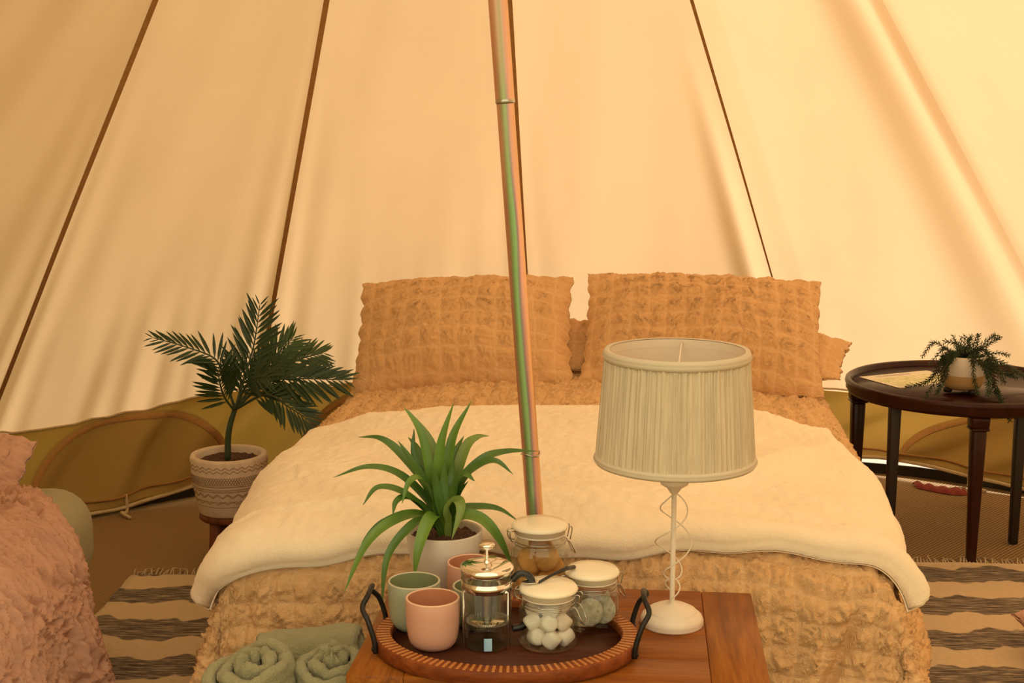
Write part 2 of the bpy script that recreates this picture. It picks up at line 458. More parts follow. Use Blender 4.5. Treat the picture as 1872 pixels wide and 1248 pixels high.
def pot_mat():
    """pale clay with a whitewash worn off the carving"""
    t = NT('whitewashed_clay'); v = t.coord()
    col = t.ramp(t.noise(v, 26, 5), [(0.3, (0.60, 0.49, 0.38)), (0.7, (0.72, 0.61, 0.49))])
    t.pbr(col, 0.85, 0, t.bump(t.noise(v, 90, 4), 0.25, 0.004)); return t.m
M['clay'] = pot_mat()
M['groove'] = simple('carved_groove', (0.30, 0.20, 0.12), (0.36, 0.25, 0.15), 0.9, 60)

def leaflet_mat():
    t = NT('printed_leaflet'); v = t.coord((1, 1, 1))
    a = t.noise(t.coord((14, 22, 1)), 1.6, 4, 0.6, 1.2)
    col = t.ramp(a, [(0.40, (0.80, 0.74, 0.52)), (0.47, (0.52, 0.55, 0.20)), (0.54, (0.74, 0.70, 0.44)), (0.60, (0.40, 0.46, 0.15)), (0.66, (0.82, 0.77, 0.58))], 'CONSTANT')
    t.pbr(col, 0.5); return t.m
M['print'] = leaflet_mat()
M['paper'] = simple('cream_paper', (0.80, 0.74, 0.60), (0.77, 0.71, 0.56), 0.55, 10)
M['print_h'] = simple('printed_heading', (0.45, 0.38, 0.35), (0.62, 0.55, 0.48), 0.5, 60)

# ------------------------------------------------------------------ tent
APEX = Vector((-0.08, 2.55, 2.87))
def rim_r(b):
    """tent radius at height 0.38; the tent is pitched a little wider on its right"""
    return np.interp(b, [-180, -60, -40, -20, 0, 26, 50, 80, 120, 180], [2.65, 2.6, 2.6, 2.66, 2.82, 3.12, 3.2, 3.1, 2.8, 2.65])
def slope(b): return (2.87 - 0.38) / rim_r(b)
SEAMS = np.array([-140.0, -122.0, -104.0, -83.0, -62.0, -40.5, -19.2, 3.2, 23.5, 43.8, 64.5, 85.5, 106.0, 124.0, 140.0])
def eave_z(b):
    return np.interp(b, [-180, -70, -45, -37, -30, -24, -18, 0, 30, 60, 180], [.36, .33, .31, .30, .325, .365, .38, .35, .275, .30, .36])
def base_r(b):
    return np.interp(b, [-180, -60, -45, -32, -20, 0, 20, 32, 60, 180], [2.7, 2.5, 2.47, 2.49, 2.60, 2.75, 2.95, 3.06, 3.08, 2.7])
def base_z(b):
    return np.interp(b, [-180, -40, -31, -24, -20, 20, 26, 30, 36, 40, 180], [.012, .012, .012, .05, .02, .012, .055, .07, .04, .02, .012])

def roof_pt(bdeg, q):
    """q 0 at the apex ring, 1 at the eave; folds and sag are part of the cloth"""
    bdeg = np.asarray(bdeg, float); q = np.asarray(q, float)
    SL = slope(bdeg)
    ze = eave_z(bdeg); Re = (APEX.z - ze) / SL
    r = 0.06 + (Re - 0.06) * q
    fr = np.interp(bdeg, SEAMS, np.arange(len(SEAMS)) + 0.0); idx = np.floor(fr); fr = fr - idx
    e = np.minimum(fr, 1 - fr)
    d = -0.035 * np.sin(PI * fr) * q * (1 - 0.45 * q)                       # cloth sags inwards between the seams
    d = d + 0.011 * np.sin(fr * 2 * PI * 6 + idx * 2.1 + 1.5 * np.sin(q * 3 + idx)) * np.exp(-e / 0.12) * sstep(0.0, 0.07, e) * sstep(0.45, 1.0, q) * np.where(bdeg < 3, 1.0, 0.45)
    d = d + 0.012 * gnoise(bdeg * 0.16 + 3 * q, q * 1.3 + 5, 5) * q
    d = d + 0.010 * gnoise(bdeg * 0.55, q * 1.1, 8) * sstep(0.72, 1.0, q) * (bdeg < 0)
    # slack folds beside the two right-hand seams
    for c0, c1, a, wd in ((39.2, 40.8, 0.066, 1.9), (42.5, 43.1, -0.040, 0.9), (21.6, 21.6, 0.055, 0.9)):
        cc = c0 + (c1 - c0) * q
        lo = 0.15 if c0 != 21.6 else 0.45
        d = d + a * np.exp(-((bdeg - cc) / wd) ** 2) * sstep(lo, lo + 0.45, q)
    z = APEX.z - SL * r
    nr, nz = 0.685, 0.728
    rr = r + d * nr; z = z + d * nz
    b = np.radians(bdeg)
    return np.stack([APEX.x + rr * np.sin(b), APEX.y + rr * np.cos(b), z], -1)

def wall_pt(bdeg, f):
    """f 0 at the ground hem, 1 at the eave"""
    bdeg = np.asarray(bdeg, float); f = np.asarray(f, float)
    ze = eave_z(bdeg); Re = (APEX.z - ze) / slope(bdeg) - 0.012
    rb, zb = base_r(bdeg), base_z(bdeg)
    r = rb + (Re - rb) * f; z = zb + (ze - 0.004 - zb) * f
    fold = 0.034 * np.sin((bdeg * 0.9 - f * 5.0) * 1.1 + 1.3 * gnoise(bdeg * 0.12, f * 1.2, 21)) * np.sin(PI * np.clip(f, 0, 1)) ** 0.7
    fold = fold + 0.014 * gnoise(bdeg * 0.35 - f * 2.5, f * 1.5, 22) * np.sin(PI * f)
    r = r + fold
    b = np.radians(bdeg)
    return np.stack([APEX.x + r * np.sin(b), APEX.y + r * np.cos(b), z], -1)

ground = build('ground', lathe([(0.01, -0.03), (40, -0.03)], 48), M['grass'])
tag(ground, kind='structure')
fl = []
for i in range(96):
    b = -180 + 360 * i / 96
    rr = float(base_r(b)) + 0.05; a = math.radians(b)
    fl.append((APEX.x + rr * math.sin(a), APEX.y + rr * math.cos(a)))
V = [(x, y, 0.0) for x, y in fl] + [(x, y, -0.02) for x, y in fl]
Fc = [tuple(range(96))[::-1]] + [(i, (i + 1) % 96, 96 + (i + 1) % 96, 96 + i) for i in range(96)]
floor = build('floor', (V, Fc), M['matting'], smooth=False)
tag(floor, 'ribbed tan coir matting covering the tent floor', kind='structure')
# upturned black edge of the groundsheet, all round except the doorway
DOOR = 40
bb = np.linspace(-180 + DOOR, 180 - DOOR, 180)
rr = base_r(bb) + 0.035
lipv = np.stack([np.stack([APEX.x + (rr + o) * np.sin(np.radians(bb)), APEX.y + (rr + o) * np.cos(np.radians(bb)), np.full_like(bb, z)], -1)
                 for o, z in ((0, 0.001), (0.006, 0.038), (0.014, 0.038), (0.012, 0.001))], 1)
build('groundsheet_edge', (lipv, grid_faces(180, 4)), M['lip'], floor)

roof = thing('ceiling', 'cream bell tent roof canvas rising to the centre pole', None, kind='structure')
wallb = thing('wall_back', 'ochre lower tent wall below the roof canvas', None, kind='structure')
for k in range(len(SEAMS) - 1):
    b0, b1 = SEAMS[k] + 1e-4, SEAMS[k + 1] - 1e-4
    near = -70 < b0 < 70
    nu, nv = (90, 80) if near else (24, 20)
    B, Q = np.meshgrid(np.linspace(b0, b1, nu), np.linspace(0, 1.012, nv), indexing='ij')
    build('canvas_panel', (roof_pt(B + 0 * Q, Q), grid_faces(nu, nv)), M['roof'], roof)
    nv2 = 26 if near else 8
    B, Q = np.meshgrid(np.linspace(b0, b1, nu), np.linspace(0, 1, nv2), indexing='ij')
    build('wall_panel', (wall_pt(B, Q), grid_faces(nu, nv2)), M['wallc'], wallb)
def inward(P, d):
    v = np.array([APEX.x, APEX.y, 0.9]) - P
    return P + v / np.linalg.norm(v, axis=-1, keepdims=True) * d
for k in range(-7, len(SEAMS) - 7):
    if k == 2: continue
    b0 = SEAMS[k + 7]
    q = np.linspace(0.02, 1, 70)
    P = inward(roof_pt(np.full_like(q, b0), q), 0.004)
    b = math.radians(b0)
    side = np.array([math.cos(b), -math.sin(b), 0.0])
    wdt = 0.0075 if k < 0 else (0.0062 if k == 0 else (0.0055 if k == 1 else 0.004))
    wdt = wdt * (np.ones_like(q) if k != 1 else np.clip(1.35 - q * 1.1, 0.25, 1))
    out = np.array([math.sin(b), math.cos(b), 0]) * 0.003
    rows = np.stack([P - side * wdt[:, None], P + side * wdt[:, None], P + side * wdt[:, None] + out, P - side * wdt[:, None] + out], 1)
    rows = np.concatenate([rows, rows[:, :1]], 1)
    build('seam_tape', (rows, grid_faces(70, 5)), M['tape'], roof)
# eave hem stitched along the joint of roof and wall, and the rope hem at the wall foot
bb = np.linspace(SEAMS[0], SEAMS[-1], 420)
P = inward(roof_pt(bb, np.full_like(bb, 0.998)), 0.004)
build('eave_hem', tube(P.tolist(), 0.0045, 6), M['hem'], wallb)
P = inward(wall_pt(bb, np.full_like(bb, 0.02)), 0.004)
build('ground_hem', tube(P.tolist(), 0.007, 6), M['hem'], wallb)
P = inward(wall_pt(bb, np.full_like(bb, 0.14)), 0.013)
build('hem_tape', tube(P.tolist(), 0.0045, 6), M['tape'], wallb)
# half-moon windows, closed by a flap with brown binding
for n_, (bc, hw, pk) in enumerate(((-30.2, 8.8, 0.93), (41.5, 10.5, 0.95), (-7.5, 9.0, 0.9))):
    w = thing('window_%d' % (n_ + 1), 'closed half-moon window flap with brown binding in the lower tent wall', None, kind='structure')
    u = np.linspace(-1, 1, 61)
    top = pk * np.sqrt(np.clip(1 - np.abs(u) ** 2.3, 0, 1)) + 0.03
    nv = 18
    U, K = np.meshgrid(u, np.linspace(0, 1, nv), indexing='ij')
    B = bc + hw * U; Fh = 0.05 + (top[:, None] - 0.02) * K
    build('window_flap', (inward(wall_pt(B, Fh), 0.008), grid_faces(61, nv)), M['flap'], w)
    P = inward(wall_pt(bc + hw * u, top), 0.011)
    P2 = inward(wall_pt(bc + hw * u * 0.965, np.maximum(top - 0.055, 0.0)), 0.011)
    P3 = inward(wall_pt(bc + hw * u * 0.98, np.maximum(top - 0.03, 0.0)), 0.015)
    build('window_binding', (np.stack([P, P3, P2], 1), grid_faces(61, 3)), M['tape'], w)
    if n_ < 2:
        # canvas tie hanging from the hem
        b = bc + (-0.8 if n_ == 0 else -5.5)
        p0 = Vector(inward(wall_pt(b, 0.16), 0.012).tolist())
        tie = spline([p0, p0 + Vector((0.004, -0.012, -0.06)), p0 + Vector((-0.004, -0.05, -p0.z + 0.012)), p0 + Vector((0.04, -0.10, -p0.z + 0.008))], 6)
        build('tie_strap', join(*[tube(tie, [0.006] * len(tie), 6)]), M['hem'], w)
# pale mud flap lying outside the lifted hem
bb = np.linspace(25, 37, 30)
V = np.stack([np.stack([APEX.x + (base_r(bb) + o) * np.sin(np.radians(bb)), APEX.y + (base_r(bb) + o) * np.cos(np.radians(bb)), np.full_like(bb, z)], -1)
              for o, z in ((0.07, 0.0), (0.16, 0.05), (0.34, 0.07), (0.34, 0.06), (0.16, 0.04), (0.07, -0.02))], 1)
build('mud_flap', (V, grid_faces(30, 6)), M['mud'], wallb)

# centre pole
pb, pt_ = Vector((0.090, 2.592, 0.0)), Vector((-0.114, 2.55, 2.82))
pole = thing('tent_pole', 'leaning iridescent zinc-plated centre pole behind the glass jars', 'tent pole', pb)
dirp = (pt_ - pb); Lp = dirp.length
q_ = Vector((0, 0, 1)).rotation_difference(dirp).to_euler()
zj = 0.505 * Lp
build('lower_tube', lathe([(0.0165, 0.0), (0.0165, 0.002), (0.0165, zj - 0.002), (0.0165, zj)], 28, True, True), M['pole'], pole, rot=q_)
build('upper_tube', lathe([(0.0180, zj - 0.001), (0.0180, zj + 0.001), (0.0180, Lp - 0.002), (0.0180, Lp)], 28, True, True), M['pole'], pole, rot=q_)
build('joint_collar', lathe([(0.0166, zj - 0.008), (0.0184, zj - 0.006), (0.0184, zj), (0.0170, zj + 0.001)], 28), M['wire'], pole, rot=q_)
zr = 0.75
build('tie_ring', tube([(0.0182 * math.cos(a), 0.0182 * math.sin(a), zr + 0.003 * math.sin(a * 2)) for a in np.linspace(0, 2 * PI, 24, endpoint=False)], 0.0017, 6, closed=True), M['wire'], pole, rot=q_)
build('pole_cup', lathe([(0.0, 0.0), (0.032, 0.0), (0.032, 0.004), (0.021, 0.010), (0.021, 0.03), (0.017, 0.03)], 24), M['lip'], pole)

# ------------------------------------------------------------------ rugs
def rug(name, label, cx, cy, rz, w, l, seed):
    t = thing(name, label, 'rug', (cx, cy, 0.0), rz, group='striped cotton rugs on the matting')
    nu, nv = 30, 60
    U, Vv = np.meshgrid(np.linspace(-w / 2, w / 2, nu), np.linspace(-l / 2, l / 2, nv), indexing='ij')
    Z = 0.008 + 0.003 * gnoise(U * 6 + seed, Vv * 6, seed)
    edge = 0.006 * gnoise(Vv * 9, U * 0 + seed, seed)
    top = np.stack([U + edge * (np.abs(U) > w / 2 * 0.95), Vv, Z], -1)
    bot = top.copy(); bot[..., 2] = 0.0008
    f = grid_faces(nu, nv); k = nu * nv
    ring = [i * nv for i in range(nu)] + [(nu - 1) * nv + j for j in range(1, nv)] + [i * nv + nv - 1 for i in range(nu - 2, -1, -1)] + [j for j in range(nv - 2, 0, -1)]
    sides = [(ring[i], ring[(i + 1) % len(ring)], ring[(i + 1) % len(ring)] + k, ring[i] + k) for i in range(len(ring))]
    build('woven_field', (top.reshape(-1, 3).tolist() + bot.reshape(-1, 3).tolist(), f.tolist() + [tuple(x + k for x in q[::-1]) for q in f.tolist()] + sides), M['rug'], t)
    tf = []
    rnd = random.Random(seed)
    for e in (1, -1):
        for i in range(int(w / 0.011)):
            x = -w / 2 + 0.006 + i * 0.011
            p = [Vector((x, e * l / 2 - e * 0.004, 0.007)), Vector((x + rnd.uniform(-.008, .008), e * (l / 2 + 0.02), rnd.uniform(.006, .022))),
                 Vector((x + rnd.uniform(-.02, .02), e * (l / 2 + rnd.uniform(.03, .05)), rnd.uniform(.004, .014)))]
            tf.append(tube(p, [0.0028, 0.0022, 0.0014], 4))
    o = build('fringe', join(*tf), M['fringe'], t); tag(o, kind='stuff')
    return t
# left rug: far edge near photo (305, 1046); right rug: far edge near (1760, 1024)
pl_ = at(300, 1050, z=0.01); pr_ = at(1790, 1026, z=0.01)
rug('striped_rug', 'cream rug with dark wavy stripes between pink daybed and bed', pl_.x + 0.22, pl_.y - 0.874, math.radians(-2), 0.70, 1.748, 3)
rug('striped_rug', 'cream rug with dark wavy stripes by the dark side table', pr_.x - 0.16, pr_.y - 0.814, math.radians(-3), 1.0, 1.628, 9)

# ------------------------------------------------------------------ the double bed
BED_A = math.radians(5.5)
BED_LOC = (0.095, 2.765, 0.0)
BW = 0.640
bed = thing('double_bed', 'low double bed under the tan seersucker bedding', 'bed', BED_LOC, -BED_A)
build('bed_base', xf(rbox(1.30, 1.86, 0.20, 0.01), T(0, 0.96, 0.12)), M['standwood'], bed)
build('mattress', xf(rbox(1.30, 1.88, 0.26, 0.05, 4), T(0, 0.96, 0.36)), M['mattress'], bed)
for sx in (-0.6, 0.6):
    for sy in (0.1, 1.8):
        build('bed_foot', xf(rbox(0.06, 0.06, 0.03, 0.004), T(sx, sy, 0.0155)), M['standwood'], bed)

def drape(a, r, th):
    """a: arc length past the edge -> (out, down)"""
    a = np.maximum(a, 0)
    thm = math.radians(th)
    ang = np.minimum(a / r, thm)
    st = np.maximum(a - r * thm, 0)
    return r * np.sin(ang) + st * math.cos(thm), r * (1 - np.cos(ang)) + st * math.sin(thm)

def bed_surf(s, t, lift=0.0):
    """s across (0 centre), t along (0 at the foot edge, + to the head) -> bed-local points"""
    s = np.asarray(s, float); t = np.asarray(t, float)
    top = 0.525 + 0.055 * sstep(-0.05, 1.1, t) + lift
    BWt = BW - 0.060 * sstep(0.45, -0.10, t)
    top = top - 0.030 * (np.clip(np.abs(s) / BWt, 0, 1)) ** 2.2 * 1.0
    top = top + 0.012 * gnoise(s * 2.3 + 3, t * 2.3, 31)
    os_, ds = drape(np.abs(s) - BWt, 0.105, 73)
    ot, dt = drape(-t, 0.095, 85)
    p = 2.4
    down = (ds ** p + dt ** p + 1e-9) ** (1 / p)
    # folds of the hanging sides
    cor = np.minimum(sstep(0.05, 0.3, ds), 1); 
    wv = 0.020 * np.sin(t * 13 + 1.2) * sstep(0.10, 0.40, ds) + 0.016 * np.sin(s * 11 + 0.7) * sstep(0.15, 0.4, dt)
    both = sstep(0.04, 0.20, ds) * sstep(0.04, 0.20, dt)
    x = np.sign(s) * (np.minimum(np.abs(s), BWt) + os_ + wv * (ds > 0) + 0.02 * both)
    y = np.where(t > 0, t, 0) - ot - wv * (dt > 0) * 0.5 + 0.02 * both * np.sin(np.abs(s) * 20)
    z = np.maximum(top - down, 0.012)
    return np.stack([x, y, z], -1)

ns, nt = 560, 530
S, Tt = np.meshgrid(np.linspace(-(BW + 0.50), BW + 0.50, ns), np.linspace(-0.53, 1.92, nt), indexing='ij')
P = bed_surf(S, Tt)
N = normals(P)
N = np.where(N[..., 2:3] < -0.3, -N, N)
big = 0.006 * (1 - np.abs(gnoise(S * 11 + 2 * gnoise(S * 5, Tt * 5, 77), Tt * 11, 78)) * 2.2) * sstep(0.05, -0.12, Tt)
cc = 0.62 + 0.35 * (Tt + 0.1)
crease = -0.035 * np.exp(-((S - cc) / 0.014) ** 2) * sstep(-0.08, -0.22, Tt)
cr_, duv = crinkle(S, Tt, 0.054, 1.15, 3)
P = P + N * (cr_ + big + crease + 0.008)[..., None]
# gathered seam near the foot right corner
P[..., 2] = np.maximum(P[..., 2], 0.006)
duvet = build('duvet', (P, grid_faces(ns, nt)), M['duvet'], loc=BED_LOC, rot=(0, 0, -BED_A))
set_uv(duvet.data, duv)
sol = duvet.modifiers.new('thickness', 'SOLIDIFY'); sol.thickness = 0.006; sol.offset = -1
tag(duvet, 'tan seersucker duvet cover spread over the double bed', 'duvet')

# cream plush throw over the lower half of the bed
def blanket():
    nu, nv = 260, 190
    a = np.linspace(-1, 1, nu)[:, None]; b = np.linspace(0, 1, nv)[None, :]
    s_l = -(BW + 0.135); s_r = BW + 0.095
    s0 = np.where(a < 0, -a * s_l, a * s_r) + 0 * b
    far = 0.88 - 0.16 * sstep(-0.35, -1.0, a) - 0.10 * sstep(0.55, 1.0, a) + 0.012 * np.sin(a * 5) + 0.02 * sstep(0.3, 0.6, a)
    near = -0.100 + 0.055 * sstep(-0.1, 0.7, a) - 0.025 * sstep(0.75, 1.0, a) + 0.025 * np.exp(-((a + 0.25) / 0.3) ** 2) - 0.02 * sstep(-0.62, -1.0, a) + 0.004 * np.sin(a * 23)
    t0 = near + (far - near) * b
    s0 = s0 * (1 - 0.10 * sstep(0.45, 1.0, b)) 
    base = bed_surf(s0, t0, 0.0)
    n = normals(base); n = np.where(n[..., 2:3] < -0.3, -n, n)
    # distance to the border, for a rounded furry edge
    eu = (1 - np.abs(a)) * 0.85 + 0 * b; ef = b * (far - near); eb = (1 - b) * (far - near)
    d = np.minimum(np.minimum(eu, ef), eb)
    rr_ = 0.030
    k = np.clip(d / rr_, 0, 1); prof = np.sqrt(np.clip(1 - (1 - k) ** 2, 0, 1))
    fat = 0.014 + 0.030 * np.exp(-(ef / 0.045) ** 2) + 0.006 * np.exp(-(eu / 0.05) ** 2)
    folds = 0.016 * gnoise(s0 * 2.6 + t0 * 2.4, t0 * 5.5, 41) + 0.012 * gnoise(s0 * 5, t0 * 9 + s0 * 4, 42) + 0.014 + 0.0030 * gnoise(s0 * 40, t0 * 40, 43) + 0.0022 * gnoise(s0 * 95, t0 * 95, 44)
    folds = folds + 0.018 * np.exp(-((s0 - 0.45 - (t0 - 0.4) * 0.8) / 0.06) ** 2) * sstep(0.0, 0.3, t0) * sstep(0.75, 0.55, t0)
    folds = folds + 0.012 * np.exp(-((t0 - 0.10 - 0.10 * s0) / 0.035) ** 2) * sstep(0.1, -0.5, s0)
    off = 0.030
    top = base + n * (off + fat * prof + folds * np.clip(d / 0.05, 0, 1))[..., None]
    bot = base + n * (off - 0.004 + folds * np.clip(d / 0.05, 0, 1) - 0.006 * prof)[..., None]
    f = grid_faces(nu, nv); kk = nu * nv
    ring = [i * nv for i in range(nu)] + [(nu - 1) * nv + j for j in range(1, nv)] + [i * nv + nv - 1 for i in range(nu - 2, -1, -1)] + [j for j in range(nv - 2, 0, -1)]
    sides = [(ring[i], ring[(i + 1) % len(ring)], ring[(i + 1) % len(ring)] + kk, ring[i] + kk) for i in range(len(ring))]
    return top.reshape(-1, 3).tolist() + bot.reshape(-1, 3).tolist(), f.tolist() + [tuple(x + kk for x in q[::-1]) for q in f.tolist()] + sides
bl = build('plush_throw', blanket(), M['plush'], loc=BED_LOC, rot=(0, 0, -BED_A))
tag(bl, 'cream plush throw laid across the foot of the double bed', 'blanket')

def pillow(w, h, th, seed, cell=0.055, amp=1.0, res=1.0, flange=0.02, curl=0.0):
    nu, nv = int(170 * res), int(120 * res)
    U, Vv = np.meshgrid(np.linspace(-1, 1, nu), np.linspace(-1, 1, nv), indexing='ij')
    e = np.clip((1 - np.abs(U) ** 2.6), 0, 1) ** 0.70 * np.clip((1 - np.abs(Vv) ** 2.4), 0, 1) ** 0.70
    x = w / 2 * U * (1 - 0.035 * (1 - Vv ** 2)) ; y = h / 2 * Vv * (1 - 0.03 * (1 - U ** 2) - 0.03 * np.abs(U) ** 6)
    rag = 0.010 * gnoise(Vv * 6, U * 6, seed + 9)
    x = x + rag * np.abs(U) ** 4; y = y + 0.010 * gnoise(U * 8, Vv * 6 + 3, seed + 8) * np.abs(Vv) ** 4
    lump = 1 + 0.16 * gnoise(U * 1.6 + seed, Vv * 1.6, seed)
    c, uv = crinkle(x, y, cell, amp, seed)
    c = c * (0.35 + 0.65 * e)
    zt = th / 2 * e * lump + c + curl * np.abs(U) ** 6
    zb = -th / 2 * e * lump * 0.85 - 0.002 + curl * np.abs(U) ** 6
    top = np.stack([x, y, zt], -1); bot = np.stack([x, y, zb], -1)
    f = grid_faces(nu, nv); kk = nu * nv
    ring = [i * nv for i in range(nu)] + [(nu - 1) * nv + j for j in range(1, nv)] + [i * nv + nv - 1 for i in range(nu - 2, -1, -1)] + [j for j in range(nv - 2, 0, -1)]
    sides = [(ring[i], ring[(i + 1) % len(ring)], ring[(i + 1) % len(ring)] + kk, ring[i] + kk) for i in range(len(ring))]
    return top.reshape(-1, 3).tolist() + bot.reshape(-1, 3).tolist(), f.tolist() + [tuple(x + kk for x in q[::-1]) for q in f.tolist()] + sides, np.concatenate([uv.reshape(-1, 2), uv.reshape(-1, 2)])

def place_pillow(vf, c, tilt, yaw, roll, label, m, group):
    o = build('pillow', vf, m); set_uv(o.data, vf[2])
    o.matrix_world = T(*c) @ R(yaw, 'Z') @ R(tilt, 'X') @ R(roll, 'Z')
    return tag(o, label, 'pillow', group)
g = 'tan seersucker pillows at the head of the bed'
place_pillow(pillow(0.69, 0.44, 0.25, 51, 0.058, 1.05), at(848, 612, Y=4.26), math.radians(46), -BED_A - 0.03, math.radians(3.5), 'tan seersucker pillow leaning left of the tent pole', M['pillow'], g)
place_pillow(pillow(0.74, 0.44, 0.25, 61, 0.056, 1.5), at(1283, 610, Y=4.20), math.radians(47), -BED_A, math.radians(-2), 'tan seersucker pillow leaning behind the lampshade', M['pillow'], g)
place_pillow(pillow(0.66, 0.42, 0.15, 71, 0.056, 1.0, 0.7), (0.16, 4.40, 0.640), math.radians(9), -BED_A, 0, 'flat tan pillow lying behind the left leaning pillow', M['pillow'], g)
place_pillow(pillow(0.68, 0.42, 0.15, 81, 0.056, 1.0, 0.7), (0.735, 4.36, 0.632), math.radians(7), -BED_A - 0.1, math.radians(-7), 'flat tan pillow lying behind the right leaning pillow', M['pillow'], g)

# ------------------------------------------------------------------ daybed with pink bedding at the left
DB = Vector((-1.475, 2.80, 0.0))
DA = math.radians(4)
day = thing('daybed', 'low daybed with a sage green sheet at the left', 'bed', DB, DA)
build('daybed_mattress', xf(rbox(0.86, 1.36, 0.26, 0.10, 6), T(0, 0, 0.315)), M['sage'], day)
build('daybed_base', xf(rbox(0.80, 1.28, 0.13, 0.01), T(0, 0, 0.12)), M['standwood'], day)
for sx in (-0.34, 0.34):
    for sy in (-0.58, 0.58):
        build('daybed_foot', xf(rbox(0.05, 0.05, 0.056, 0.004), T(sx, sy, 0.028)), M['standwood'], day)
def pink_throw():
    ns, nt = 300, 300
    S, Tt = np.meshgrid(np.linspace(-0.40, 0.92, ns), np.linspace(-0.78, 0.50, nt), indexing='ij')
    os_, ds = drape(S - 0.33, 0.14, 80)
    far = sstep(0.25, 0.50, Tt)
    x = np.minimum(S, 0.33) + os_ - 0.10 * far * sstep(0.2, 0.6, S) + 0.025 * np.sin(Tt * 12) * sstep(0.1, 0.3, ds)
    y = Tt - 0.16 * sstep(0.1, 0.8, S) * sstep(0.0, 0.5, Tt) 
    z = np.maximum(0.452 - ds + 0.045 * gnoise(S * 3.2, Tt * 3.2, 91) * sstep(0.5, 0.3, Tt) + 0.03 * sstep(0.35, 0.1, Tt), 0.02)
    P = np.stack([x, y, z], -1); N = normals(P); N = np.where(N[..., 2:3] < -0.3, -N, N)
    r = 1 - np.abs(gnoise(S * 22 + 1.2 * gnoise(S * 9, Tt * 9, 2), Tt * 22, 92)) * 2.2
    r2 = 1 - np.abs(gnoise(S * 50, Tt * 50, 93)) * 2.0
    P = P + N * (0.022 + 0.016 * r + 0.006 * r2)[..., None]
    return P, grid_faces(ns, nt)
pk = build('crinkled_throw', pink_throw(), M['pink'], loc=DB, rot=(0, 0, DA))
so = pk.modifiers.new('thickness', 'SOLIDIFY'); so.thickness = 0.008; so.offset = -1
tag(pk, 'dusty pink crinkled bedspread tumbling over the sage daybed', 'bedspread')
pp = build('pillow', pillow(0.46, 0.30, 0.18, 95, 0.05, 1.5, 0.8), M['pink'])
pp.matrix_world = T(*at(-132, 872, Y=3.30)) @ R(math.radians(8), 'Z') @ R(math.radians(58), 'X') @ R(math.radians(-14), 'Z')
tag(pp, 'dusty pink crinkled pillow at the left edge on the daybed', 'pillow')
cu = build('floor_cushion', pillow(0.34, 0.30, 0.16, 97, 0.05, 1.4, 0.5), M['pink'])
cu.matrix_world = T(1.50, 3.30, 0.092) @ R(math.radians(12), 'Z') @ R(math.radians(6), 'X')
tag(cu, 'pinkish crinkled cushion at the right edge on the striped rug', 'cushion')

# ------------------------------------------------------------------ oak table in front
TZ = 0.50
TROT = math.radians(-5.5)
TC = Vector((0.092, 2.293, 0))
tab = thing('oak_table', 'oak table in front of the bed holding tray and lamp', 'table', TC, TROT)
tw, td, th_ = 0.685, 0.45, 0.026
eb = 0.095
wl = tw - 2 * eb
npl = 4; pd = td / npl
for i in range(npl):
    build('plank', xf(rbox(wl - 0.0003, pd - 0.0003, th_, 0.0006, 1), T(0, -td / 2 + pd * (i + 0.5), TZ - th_ / 2)), M['oak_x'], tab)
for s in (-1, 1):
    build('end_board', xf(rbox(eb - 0.0006, td, th_, 0.002, 1), T(s * (tw / 2 - eb / 2), 0, TZ - th_ / 2)), M['oak_y'], tab)
for s in (-1, 1):
    build('apron', xf(rbox(tw - 0.12, 0.02, 0.08, 0.002, 1), T(0, s * (td / 2 - 0.04), TZ - th_ - 0.04)), M['oak_x'], tab)
    build('apron', xf(rbox(0.02, td - 0.12, 0.08, 0.002, 1), T(s * (tw / 2 - 0.04), 0, TZ - th_ - 0.04)), M['oak_y'], tab)
    for s2 in (-1, 1):
        build('leg', xf(rbox(0.045, 0.045, TZ - th_, 0.003, 1, 0.75), T(s * (tw / 2 - 0.045), s2 * (td / 2 - 0.045), (TZ - th_) / 2)), M['oak_z'], tab)

# ------------------------------------------------------------------ oval tray
TRC = at(926, 1152, z=TZ + 0.028); TRC = Vector((TRC.x, TRC.y, TZ))
TA, TB = 0.226, 0.178
tray = thing('serving_tray', 'oval wooden serving tray with inlaid rim and black iron handles', 'tray', (TRC.x, TRC.y, TZ + 0.0005), math.radians(-3))
def oval(prof, n=96, cap=False):
    V = []; m = len(prof)
    for i in range(n):
        a = 2 * PI * i / n
        for off, z in prof:
            V.append(((TA + off) * math.cos(a), (TB + off) * math.sin(a), z))
    Fc = grid_faces(n, m, True).tolist()
    if cap: Fc += [[i * m for i in range(n)][::-1], [i * m + m - 1 for i in range(n)]]
    return V, Fc
build('tray_floor', oval([(-0.030, 0.0), (-0.030, 0.014)], 96, True), M['tray_in'], tray)
build('tray_rim', oval([(-0.030, 0.0), (-0.006, 0.0), (0.0, 0.004), (0.0, 0.0235), (-0.0015, 0.026), (-0.029, 0.026), (-0.030, 0.024), (-0.030, 0.0)], 96), M['tray'], tray)
blk = mesh('rim_block', *rbox(0.0052, 0.024, 0.005, 0.0006, 1), smooth=False)
blk.materials.append(M['slat_l'])
NB = 104
